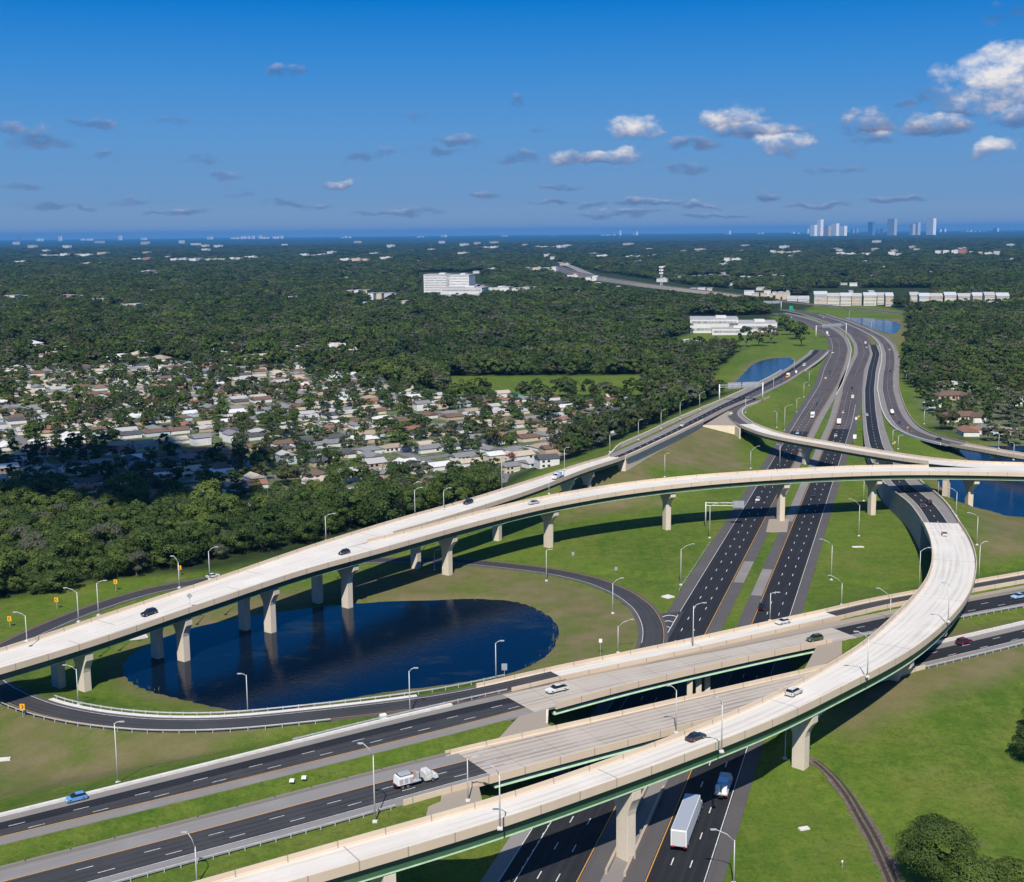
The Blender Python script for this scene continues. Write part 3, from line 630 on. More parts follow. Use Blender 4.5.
plate([(697,423.5),(712,418.5),(727,409.5),(731,413),(733,419),(741,424.8),(736,425.6),(700,425.0)], 9.5, 'shoulder_tan', 'gore_apron', .5)
q = np.arange(sF, FP.sat(870, 452), 6.)
wall([(*FP.at(t, -FP.hwat(t)-.3)[:2], FP.at(t)[2]+1., -.6) for t in q], .6, 'wall_grey', 'tall grey retaining wall on the left side of the curving ramp')
a = FP.at(sF, -FP.hwat(sF)-.3); b = FP.at(sF, FP.hwat(sF)+.3)
wall([(a[0],a[1],8.8,-.6),(b[0],b[1],8.8,-.6)], .8, 'wall_grey', 'abutment wall under the top of the curved white flyover')
q = np.arange(sF, FP.sat(897, 462), 6.)
wall([(*FP.at(t, FP.hwat(t)+.3)[:2], FP.at(t)[2]+1., FP.at(t)[2]-1.5) for t in q], .5, 'wall_tan', 'low parapet on the right side of the curving ramp above the green bank')
q = np.arange(DP.sat(618,459), DP.sat(792,368), 10.)
wl = []
for t in q:
    x = toPX(*DP.at(t))[0]; o = float(np.interp(x, [618,640,690,730,792],[.6,7.5,7.5,4.0,3.0])); p_ = DP.at(t, -DP.hwat(t)-o); wl.append((p_[0],p_[1],p_[2]+1.1,min(p_[2]-2,0)))
wall(wl, .5, 'wall_tan', 'pale barrier wall on the suburb side of the left ramp')
XW = np.arange(0, XP.s[-1]*.86, 25.)
wall([(*XP.at(t, XP.hwat(t)+.4)[:2], XP.at(t)[2]+1., -.5) for t in XW], .6, 'wall_tan', 'very long tan approach wall of the far crossing highway')
# barriers between ground roads
def longwall(P, a, b, off, mt, label, h=.85, th=.5, step=8., edge='R', name='concrete_barrier'):
    q = np.arange(a, b, step)
    return wall([(*P.at(t, (P.hwat(t)+off) if edge == 'R' else (-P.hwat(t)-off))[:2], P.at(t)[2]+h, P.at(t)[2]-.4) for t in q], th, mt, label, name)
longwall(AL, AL.sat(832,400), AL.s[-1], 4.0, 'barrier_white', 'pale barrier in the median of the distant highway bend')
longwall(KP, 60, sK, 4.5, 'shoulder_tan', 'sandy coloured barrier between the two right hand ramps', edge='L')
longwall(KP, 60, sK, 3.5, 'barrier_white', 'pale barrier on the forest side of the rightmost ramp')
longwall(DP, DP.sat(795,371), DP.s[-1]-30, 1.8, 'barrier_white', 'pale barrier between the left ramp and the grass triangle')
longwall(HS, 0, sS0-2, .3, 'shoulder', 'white median barrier of the nearer cross road carriageway', edge='L', h=.55)
longwall(HS, sS1, HS.s[-1], .3, 'barrier_white', 'pale barrier beside the median of the nearer cross road on the right', edge='L', h=.9)

# ------------------------------------------------------------------ guardrails
def guardrail(P, a, b, off, label, edge='R', every=3.8, z0=0.):
    root = empty('guardrail', (0,0,0), 0, label, 'guardrail')
    E_ = ER if edge == 'R' else EL
    sweep(P, a, b, [(E_(off),.5+z0),(E_(off),.82+z0),(E_(off+.06),.82+z0),(E_(off+.1),.66+z0),(E_(off+.06),.5+z0)], 'rail', 'galv', root)
    me = MB().box((0,0,.3),(.16,.2,1.1)).mesh('post', MT['galv']); t = a+1; n = 0
    every = max(every, (b-a)/96.)
    while t < b:
        sgn = 1 if edge == 'R' else -1
        link('post', me, root, P.at(t, sgn*(P.hwat(t)+off+.16), z0), P.ang(t)); t += every
    return root
guardrail(IP, sIr-30, sI1-60, 1.6, 'steel guardrail on the outer edge of the loop ramp below the pond', 'R')
guardrail(IP, sIr, sI1-12, 2.9, 'steel guardrail along the pond side of the loop ramp', 'L')
guardrail(HS, 0, sS0-24, .6, 'guardrail on the near edge of the lower cross road, left of the flyover', 'R', 3.0)
guardrail(HM, HM.sat(310,741), sM0-4, .9, 'dark guardrail strip behind the white kerb of the upper cross road', 'L')
guardrail(HM, sM1+2, HM.s[-1], .5, 'guardrail on the near edge of the upper cross road, right of the bridges', 'R', 3.0)
guardrail(HS, sS1, HS.s[-1], .5, 'guardrail on the near edge of the lower cross road at the right', 'R', 3.0)
guardrail(AL, AL.sat(690,580)-2, AL.sat(715,533), 4.2, 'short guardrail beside the outer shoulder left of the highway', 'L', 3.8)
# ------------------------------------------------------------------ ponds
PONDS = [([(124,665),(127,679),(147,690),(176,697),(204,704),(232,709.5),(263,710.7),(304,706.5),(360,695.7),(400,689.5),(438,685.5),(497,676.5),(526,668),(551,652.5),(558,636),(555,621.5),(539.7,611),(522,603.5),(500,600),(470,599),(430,600.5),(380,602),(330,606),(304,609),(248,616.5),(221,622),(192,628),(176,633),(150,644),(133,654)], -1.0),
         ([(939,484),(950,496),(962,503),(983,510),(1000,515.5),(1060,519),(1200,518),(1200,444),(1000,446),(975,446),(957,449),(966,457),(972,464),(938,478)], -1.0),
         ([(732,386),(742,376),(757,360),(793,356.5),(794,364),(775,375),(757,387)], -.6),
         ([(838,316.5),(902,320.5),(897,334),(887,333.7),(859,323)], -.6)]
def pip(px_, py_, poly):
    x, y = np.asarray(px_), np.asarray(py_); ins = np.zeros(x.shape, bool); n = len(poly)
    for i in range(n):
        x0, y0 = poly[i]; x1, y1 = poly[(i+1) % n]
        c = ((y0 > y) != (y1 > y)) & (x < (x1-x0)*(y-y0)/(y1-y0+1e-12)+x0); ins ^= c
    return ins
def pdist(x, y, poly):
    d = np.full(np.shape(x), 1e9); n = len(poly)
    for i in range(n):
        x0, y0 = poly[i]; x1, y1 = poly[(i+1) % n]; dx, dy = x1-x0, y1-y0; L = dx*dx+dy*dy+1e-9
        t = np.clip(((x-x0)*dx+(y-y0)*dy)/L, 0, 1); d = np.minimum(d, np.hypot(x-x0-t*dx, y-y0-t*dy))
    return d
def toworld(pl, z=0.): return [PX(x, y, z) for x, y in pl]
def smoothpoly(P, it=2):
    for _ in range(it):
        Q = []
        for i in range(len(P)):
            a, b = P[i], P[(i+1) % len(P)]
            Q += [(.75*a[0]+.25*b[0], .75*a[1]+.25*b[1]), (.25*a[0]+.75*b[0], .25*a[1]+.75*b[1])]
        P = Q
    return P
wm = bpy.data.materials.new('water'); wm.use_nodes = True; nt = wm.node_tree; b = nt.nodes['Principled BSDF']
b.inputs['Base Color'].default_value = (.003,.012,.03,1); b.inputs['Roughness'].default_value = .06; b.inputs['IOR'].default_value = 1.33; b.inputs['Specular IOR Level'].default_value = .27
t = N(nt, 'ShaderNodeTexCoord'); a = N(nt, 'ShaderNodeTexNoise'); a.inputs['Scale'].default_value = .9; a.inputs['Detail'].default_value = 4; nt.links.new(t.outputs['Object'], a.inputs[0])
bp = N(nt, 'ShaderNodeBump'); bp.inputs['Strength'].default_value = .5; bp.inputs['Distance'].default_value = .12; nt.links.new(a.outputs[0], bp.inputs['Height']); nt.links.new(bp.outputs[0], b.inputs['Normal'])
a2 = N(nt, 'ShaderNodeTexNoise'); a2.inputs['Scale'].default_value = .035; a2.inputs['Detail'].default_value = 6; a2.inputs['Roughness'].default_value = .7
mp = N(nt, 'ShaderNodeMapping'); mp.inputs['Scale'].default_value = (1,1.8,1); nt.links.new(t.outputs['Object'], mp.inputs[0]); nt.links.new(mp.outputs[0], a2.inputs[0])
r = N(nt, 'ShaderNodeMapRange'); r.inputs[1].default_value = .56; r.inputs[2].default_value = .74; nt.links.new(a2.outputs[0], r.inputs[0])
x = N(nt, 'ShaderNodeMix', data_type='RGBA'); x.inputs[6].default_value = (.001,.006,.018,1); x.inputs[7].default_value = (.02,.024,.014,1); nt.links.new(r.outputs[0], x.inputs[0]); nt.links.new(x.outputs[2], b.inputs['Base Color'])
POND_W = []
for pl, zw in PONDS:
    Wp = smoothpoly(toworld(pl, zw)); POND_W.append((Wp, zw))
    m_ = MB(); cx = sum(p[0] for p in Wp)/len(Wp); cy = sum(p[1] for p in Wp)/len(Wp)
    # water runs a little under the banks
    out = []
    for p in Wp:
        d = math.hypot(p[0]-cx, p[1]-cy); out.append((cx+(p[0]-cx)*(d+1.5)/d, cy+(p[1]-cy)*(d+1.5)/d, zw))
    m_.add(out, [tuple(range(len(out)))]); o = m_.build('pond_water', wm); o['kind'] = 'structure'

# ------------------------------------------------------------------ terrain
def grid_axis(lo, c0, c1, hi, st0, g):
    a = list(np.arange(c0, c1+st0, st0)); s = st0; v = a[-1]
    while v < hi: s = min(s*g, 2500); v += s; a.append(v)
    s = st0; v = a[0]
    while v > lo: s = min(s*g, 2500); v -= s; a.insert(0, v)
    return np.array(a)
gx = grid_axis(-45000, -230, 330, 45000, 2.5, 1.045); gy = grid_axis(-400, 150, 640, 70000, 2.5, 1.022)
GX, GY = np.meshgrid(gx, gy); fx, fy = GX.ravel(), GY.ravel()
near = (fy < 3400) & (abs(fx) < 2200)
def nearest(P, a, b, x, y):
    i = np.where((P.s >= a) & (P.s <= b))[0]
    if len(i) > 250: i = i[::2]
    if len(i) > 500: i = i[::2]
    px_, py_ = P.p[i,0], P.p[i,1]; best = np.full(x.shape, 1e18); bi = np.zeros(x.shape, int)
    for k in range(len(i)):
        d = (x-px_[k])**2+(y-py_[k])**2; mk = d < best; best[mk] = d[mk]; bi[mk] = k
    j = i[bi]; off = (x-P.p[j,0])*P.n[j,0]+(y-P.p[j,1])*P.n[j,1]
    dist = np.sqrt(best); ends = ((j == i[0]) | (j == i[-1])); along = abs((x-P.p[j,0])*P.t[j,0]+(y-P.p[j,1])*P.t[j,1])
    dist = np.where(ends & (along > 5), dist, abs(off))
    return dist, off, P.p[j,2], P.hw[j], P.s[j]
base = np.full(fx.shape, -.14)
cap = np.full(fx.shape, 1e9)
PAVE = np.full(fx.shape, 99.)
def emb(P, a, b, exL=0., exR=0., dropL=None, dropR=None, slope=.27, capit=True, capslope=.5, sub=.35):
    x, y = fx[near], fy[near]
    x0, x1, y0, y1 = P.p[:,0].min()-60, P.p[:,0].max()+60, P.p[:,1].min()-60, P.p[:,1].max()+60
    sel = near & (fx > x0) & (fx < x1) & (fy > y0) & (fy < y1); x, y = fx[sel], fy[sel]
    dist, off, z, hw, s = nearest(P, a, b, x, y)
    h = hw+np.where(off > 0, exR, exL); inside = dist < h-2.2; d = np.maximum(dist-h, 0)
    top = np.where(inside, z-sub, z-.06)
    dL = dropL(s) if callable(dropL) else (0 if dropL is None else dropL); dR = dropR(s) if callable(dropR) else (0 if dropR is None else dropR)
    dr = np.where(off > 0, dR, dL)*np.ones(x.shape)
    walled = dr > .01
    cand = np.where(walled, z-dr-slope*d, top-slope*d)
    base[sel] = np.maximum(base[sel], cand)
    if capit:
        c = np.where(inside & ~walled, z-sub, z-.06)+np.where(walled, 99, 0)+capslope*np.maximum(d-2.6, 0); cap[sel] = np.minimum(cap[sel], c)
    PAVE[sel] = np.minimum(PAVE[sel], np.where(inside, 0, d))
emb(HM, 0, sM0+14, 0, 0); emb(HM, sM1, HM.s[-1], 0, 0)
emb(HS, 0, sS0+13, .3, 9., slope=.33, sub=.12); emb(HS, sS1, HS.s[-1], 0, .5, slope=.12)
emb(IP, 20, sI1, 2.4, 1.8); emb(IP, sIb, IP.s[-1], 0, 0)
emb(DP, sD0, DP.s[-1], 2.6, 1.6, dropR=lambda s: np.interp(s, [sD0, DP.sat(640,450), DP.sat(700,418.5), DP.sat(703,417), DP.sat(712,412), DP.sat(745,399), DP.sat(746,398)], [6.4,5,2.6,2.6,9,9,0]), slope=.25, capit=False)
emb(EP, 0, sE-8, 0, 0, dropL=None, dropR=9.5, slope=.27, capit=False)
emb(FP, sF, FP.s[-1], 0, 0, dropL=lambda s: np.interp(s, [sF, FP.sat(870,446), FP.sat(868,420)], [11.2,3.2,0]), slope=.2, capit=False)
emb(KP, 0, sK, 4.6, 3.4, slope=.3, capit=False)
emb(XP, 0, XP.s[-1], 0, 0, dropR=lambda s: np.interp(s, [0, XP.s[-1]*.86, XP.s[-1]*.87], [13,3,0]), slope=.2, capit=False)
emb(AL, 0, AL.s[-1], 6.2, 4.2, capslope=.85); emb(AR, 0, AR.s[-1], 4.2, 3.4, capslope=.85)
h = np.minimum(base, cap)
# level strip of grass on the suburb side of the left ramp
# gentle unevenness away from pavement
und = (np.sin(fx*.031+1.3)*np.cos(fy*.027)+np.sin(fx*.011-fy*.017))*.25
h = h+np.where(near, und*np.clip((PAVE-6)/25, 0, 1), 0)
h = np.where(h > -.1+0*h, h, np.maximum(h, -.5))
# swale across the grass left of the highway and right of it
def swale(pts, w, dep):
    global h
    P = toworld(pts); d = np.full(fx.shape, 1e9)
    for (x0,y0),(x1,y1) in zip(P, P[1:]):
        dx, dy = x1-x0, y1-y0; L = dx*dx+dy*dy; t = np.clip(((fx-x0)*dx+(fy-y0)*dy)/L, 0, 1); d = np.minimum(d, np.hypot(fx-x0-t*dx, fy-y0-t*dy))
    h = h-dep*np.exp(-(d/w)**2)*np.clip(PAVE/6, 0, 1)
swale([(560,575),(620,572),(660,579),(676,579)], 3., .9); swale([(838,580),(860,583),(900,590),(918,592)], 2.6, .9)
for Wp, zw in POND_W:
    ins = pip(fx, fy, Wp); d = pdist(fx, fy, Wp); sd = np.where(ins, -d, d)
    near_p = sd < 22
    bank = zw+np.where(sd < 0, np.maximum(sd*.35, -2.5), sd*.12)
    h = np.where(near_p, np.where(sd < 0, bank, np.minimum(h, bank)), h)
# ------------------------------------------------------------------ ground zones carried as masks
SUB = toworld([(-60,368),(200,364),(330,370),(395,384),(440,392),(450,399),(560,398),(640,397),(668,404),(640,428),(590,452),(520,480),(440,502),(405,514),(330,506),(285,512),(200,524),(140,508),(60,500),(-60,495)])
SUB2 = toworld([(925,382),(1100,378),(1100,446),(1010,444),(960,437),(928,420),(920,396)])
DRY = [toworld(p) for p in ([(400,566),(480,566),(560,580),(640,612),(648,640),(600,660),(560,668),(562,630),(540,604),(500,596),(330,600),(200,625),(150,640),(230,600),(330,585)],
        [(610,480),(697,430),(735,445),(745,470),(700,476),(640,482)], [(0,712),(120,728),(250,735),(330,730),(200,775),(90,790),(0,800)], [(820,700),(880,690),(960,655),(1024,650),(1024,690),(960,715),(890,735),(850,748)],
        [(640,482),(620,490),(560,500),(560,520),(660,505)], [(965,505),(1040,520),(1040,560),(985,575),(985,545)], [(820,330),(905,318),(915,345),(880,345)])]
GREEN = [toworld(p) for p in ([(445,376),(645,375),(645,396),(445,398)],)]
def smask(poly, soft):
    ins = pip(fx, fy, poly); d = pdist(fx, fy, poly); sd = np.where(ins, d, -d); return np.clip(.5+sd/soft/2, 0, 1)
town = np.maximum(smask(SUB, 8), smask(SUB2, 8)); dry = np.zeros(fx.shape)
for p in DRY: dry = np.maximum(dry, smask(p, 7))
for Wp, zw in POND_W:
    ins = pip(fx, fy, Wp); d = pdist(fx, fy, Wp); dry = np.maximum(dry, np.where(ins, 1, np.clip(1-d/9, 0, 1))*.8)
# open grass corridor; everything outside it and the town is woodland floor
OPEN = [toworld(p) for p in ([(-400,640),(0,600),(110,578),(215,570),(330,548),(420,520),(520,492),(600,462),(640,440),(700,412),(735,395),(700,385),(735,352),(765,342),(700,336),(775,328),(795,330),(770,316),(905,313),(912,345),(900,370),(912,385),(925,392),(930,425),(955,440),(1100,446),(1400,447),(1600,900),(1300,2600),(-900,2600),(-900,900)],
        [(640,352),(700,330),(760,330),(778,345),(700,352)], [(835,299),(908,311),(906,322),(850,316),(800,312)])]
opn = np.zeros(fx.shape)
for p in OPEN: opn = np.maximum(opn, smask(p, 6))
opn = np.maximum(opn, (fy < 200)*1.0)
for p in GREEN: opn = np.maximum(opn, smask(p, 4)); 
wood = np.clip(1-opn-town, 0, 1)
ny, nx = GX.shape
idx = np.arange(ny*nx).reshape(ny, nx)
F = np.stack([idx[:-1,:-1].ravel(), idx[:-1,1:].ravel(), idx[1:,1:].ravel(), idx[1:,:-1].ravel()], 1)
me = bpy.data.meshes.new('ground'); me.vertices.add(ny*nx); me.vertices.foreach_set('co', np.stack([fx, fy, h], 1).ravel())
me.loops.add(F.size); me.loops.foreach_set('vertex_index', F.ravel()); me.polygons.add(len(F)); me.polygons.foreach_set('loop_start', np.arange(len(F))*4)
me.polygons.foreach_set('loop_total', np.full(len(F), 4)); me.polygons.foreach_set('use_smooth', np.ones(len(F), bool))
for nm, arr in (('town', town), ('dry', dry), ('wood', wood)):
    at = me.attributes.new(nm, 'FLOAT', 'POINT'); at.data.foreach_set('value', arr.astype(np.float32))
me.update(calc_edges=True)
gm = bpy.data.materials.new('ground'); gm.use_nodes = True; nt = gm.node_tree; b = nt.nodes['Principled BSDF']; b.inputs['Roughness'].default_value = .95; b.inputs['Specular IOR Level'].default_value = .1
t = N(nt, 'ShaderNodeTexCoord')
def nz(sc, det=6, ro=.6, scale=None):
    q = N(nt, 'ShaderNodeTexNoise'); q.inputs['Scale'].default_value = sc; q.inputs['Detail'].default_value = det; q.inputs['Roughness'].default_value = ro
    if scale:
        mp = N(nt, 'ShaderNodeMapping'); mp.inputs['Scale'].default_value = scale; mp.inputs['Rotation'].default_value = (0,0,R(-30)); nt.links.new(t.outputs['Object'], mp.inputs[0]); nt.links.new(mp.outputs[0], q.inputs[0])
    else: nt.links.new(t.outputs['Object'], q.inputs[0])
    return q.outputs[0]
def ramp(v, a, b_):
    r = N(nt, 'ShaderNodeMapRange'); r.inputs[1].default_value = a; r.inputs[2].default_value = b_; nt.links.new(v, r.inputs[0]); return r.outputs[0]
def mix(f, a, b_):
    x = N(nt, 'ShaderNodeMix', data_type='RGBA')
    if isinstance(f, float): x.inputs[0].default_value = f
    else: nt.links.new(f, x.inputs[0])
    for i, q in ((6, a), (7, b_)):
        if isinstance(q, tuple): x.inputs[i].default_value = (*q, 1)
        else: nt.links.new(q, x.inputs[i])
    return x.outputs[2]
def attr(n):
    a = N(nt, 'ShaderNodeAttribute'); a.attribute_name = n; return a.outputs['Fac']
big = nz(.012, 4); mid = nz(.09, 6, .65); fine = nz(1.6, 6, .75); mow = nz(.35, 3, .6, (1,.08,1)); tuft = nz(.45, 5, .7)
patch = nz(.028, 7, .7)
grass = mix(ramp(mid, .35, .65), (.074,.136,.011), (.118,.168,.020))
grass = mix(ramp(big, .42, .60), grass, (.058,.112,.010))
grass = mix(M(nt, 'MULTIPLY', ramp(patch, .50, .66), .8), grass, (.155,.162,.034))
grass = mix(M(nt, 'MULTIPLY', ramp(mow, .42, .7), .5), grass, (.13,.155,.03))
grass = mix(M(nt, 'MULTIPLY', ramp(tuft, .5, .75), .6), grass, (.035,.062,.010))
grass = mix(M(nt, 'MULTIPLY', ramp(fine, .42, .75), .65), grass, (.03,.055,.010))
grass = mix(M(nt, 'MULTIPLY', ramp(nz(.055,7,.75), .60, .70), .75), grass, (.125,.105,.055))
dryc = mix(ramp(mid, .4, .65), (.115,.115,.04), (.165,.135,.072)); dryc = mix(M(nt, 'MULTIPLY', ramp(fine, .45, .75), .45), dryc, (.08,.09,.03))
grass = mix(M(nt, 'MULTIPLY', ramp(nz(.22,7,.8), .48, .66), .55), grass, (.150,.185,.030))
grass = mix(M(nt, 'MULTIPLY', ramp(nz(.75,6,.8), .52, .68), .6), grass, (.032,.058,.009))
dfac = M(nt, 'MULTIPLY', attr('dry'), M(nt, 'ADD', ramp(nz(.045,5,.65), .30, .56), .38), clamp=True)
c = mix(dfac, grass, dryc)
c = mix(M(nt, 'MULTIPLY', ramp(nz(.03,5,.7), .63, .72), .5), c, (.16,.135,.09))
lawn = mix(ramp(nz(.14,5,.7), .42, .6), (.055,.10,.02), (.13,.12,.075)); lawn = mix(ramp(nz(.3,4,.7), .55, .66), lawn, (.24,.225,.20))
c = mix(attr('town'), c, lawn)
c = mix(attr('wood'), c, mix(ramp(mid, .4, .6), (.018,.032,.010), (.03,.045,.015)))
nt.links.new(c, b.inputs['Base Color'])
bp = N(nt, 'ShaderNodeBump'); bp.inputs['Strength'].default_value = .5; bp.inputs['Distance'].default_value = .35; nt.links.new(fine, bp.inputs['Height']); nt.links.new(bp.outputs[0], b.inputs['Normal'])
me.materials.append(gm)
ground = link('ground', me); ground['kind'] = 'structure'
from bisect import bisect
def gz(x, y):
    i = min(max(bisect(list_gx, x)-1, 0), nx-2); j = min(max(bisect(list_gy, y)-1, 0), ny-2)
    u = (x-gx[i])/(gx[i+1]-gx[i]); v = (y-gy[j])/(gy[j+1]-gy[j]); Hh = h.reshape(ny, nx)
    return float(Hh[j,i]*(1-u)*(1-v)+Hh[j,i+1]*u*(1-v)+Hh[j+1,i]*(1-u)*v+Hh[j+1,i+1]*u*v)
list_gx, list_gy = list(gx), list(gy)
def PXg(x, y):
    """pixel -> the terrain under it"""
    z = 0.
    for _ in range(12):
        p = PX(x, y, z); z = .5*z+.5*gz(*p)
    return (*PX(x, y, z), z)
# dirt track, wet and rutted
pts = [(812,757),(822,764),(838,779),(852,799),(866,824),(880,850),(893,880),(903,905)]
tp = Path([PXg(x, y) for x, y in pts], 1.9, 1.5, 4)
_rt = random.Random(12)
for k in range(len(tp.p)): tp.p[k][2] = gz(tp.p[k][0], tp.p[k][1]); tp.hw[k] *= _rt.uniform(.82,1.3)
o = sweep(tp, 0, tp.s[-1], [(EL(0),.02),(-1.2,.10),(-.9,.03),(-.2,.03),(.1,.12),(.4,.03),(1.1,.03),(1.35,.1),(ER(0),.02),(ER(0),-.5),(EL(0),-.5)], 'dirt_track', 'mud'); o['kind'] = 'structure'
for a_, b_ in ((-.95,-.15),(.35,1.15)): sweep(tp, 2, tp.s[-1], [(a_,.045),(b_,.045),(b_,-.1),(a_,-.1)], 'wheel_rut', 'rut', o)
q4 = [(*PX(x, y, z), z) for x, y, z in ((806,716,5),(828,709,5),(861,741,.35),(846,749,.35))]
m_ = MB(); m_.add(q4+[(a[0],a[1],a[2]-.8) for a in q4], [(0,1,2,3),(7,6,5,4)]+[(i,(i+1)%4,(i+1)%4+4,i+4) for i in range(4)])
o = link('slope_paving', fixn(m_.mesh('slope_paving', MT['barrier_white']))); o['kind'] = 'structure'
# ------------------------------------------------------------------ street lamps
def nearest_level(x, y, surf):
    return PX(x, y, surf)
LAMP_DONE = []
def lamp(bx, by, ty, ax, ay, surf, label, group='street lamps along the interchange'):
    """bx, by foot; ty row of the mast top; ax, ay tip of the arm; surf: level of the foot or 'g' for the ground"""
    if surf == 'g': X, Y, Z = PXg(bx, by)
    else: X, Y = PX(bx, by, surf); Z = surf
    top = height_at(X, Y, ty); hgt = min(max(top-Z, 7), 15.5)
    # the arm: tip at picture ax, ay lying in the vertical plane across the view
    k = math.hypot(X, Y)/FPX; dx = (ax-bx)*k*1.0; rise = max(.25, (ty-ay)*k*.9)
    L = max(1.4, min(4.2, abs(dx))); sg = 1 if dx >= 0 else -1
    root = empty('street_lamp', (X, Y, Z), 0, label, 'street lamp', group)
    m_ = MB(); m_.tube([(0,0,0),(0,0,hgt*.5),(0,0,hgt)], [.16,.13,.09], 8); m_.build('pole', MT['pole'], root, True)
    m_ = MB(); m_.box((0,0,.12), (.9,.9,.3)); m_.box((0,0,.35),(.45,.45,.25)); m_.build('base', MT['barrier_white'], root)
    m_ = MB(); m_.tube([(0,0,hgt-.3),(sg*L*.35,-.1,hgt+rise*.55),(sg*L*.85,-.2,hgt+rise)], [.10,.08,.06], 6); m_.build('arm', MT['pole'], root, True)
    m_ = MB(); m_.box((sg*(L*.85+.45),-.22,hgt+rise+.02), (1.1,.42,.17)); m_.box((sg*(L*.85+.5),-.22,hgt+rise-.1),(.6,.3,.1)); m_.build('lamp_head', MT['galv'], root)
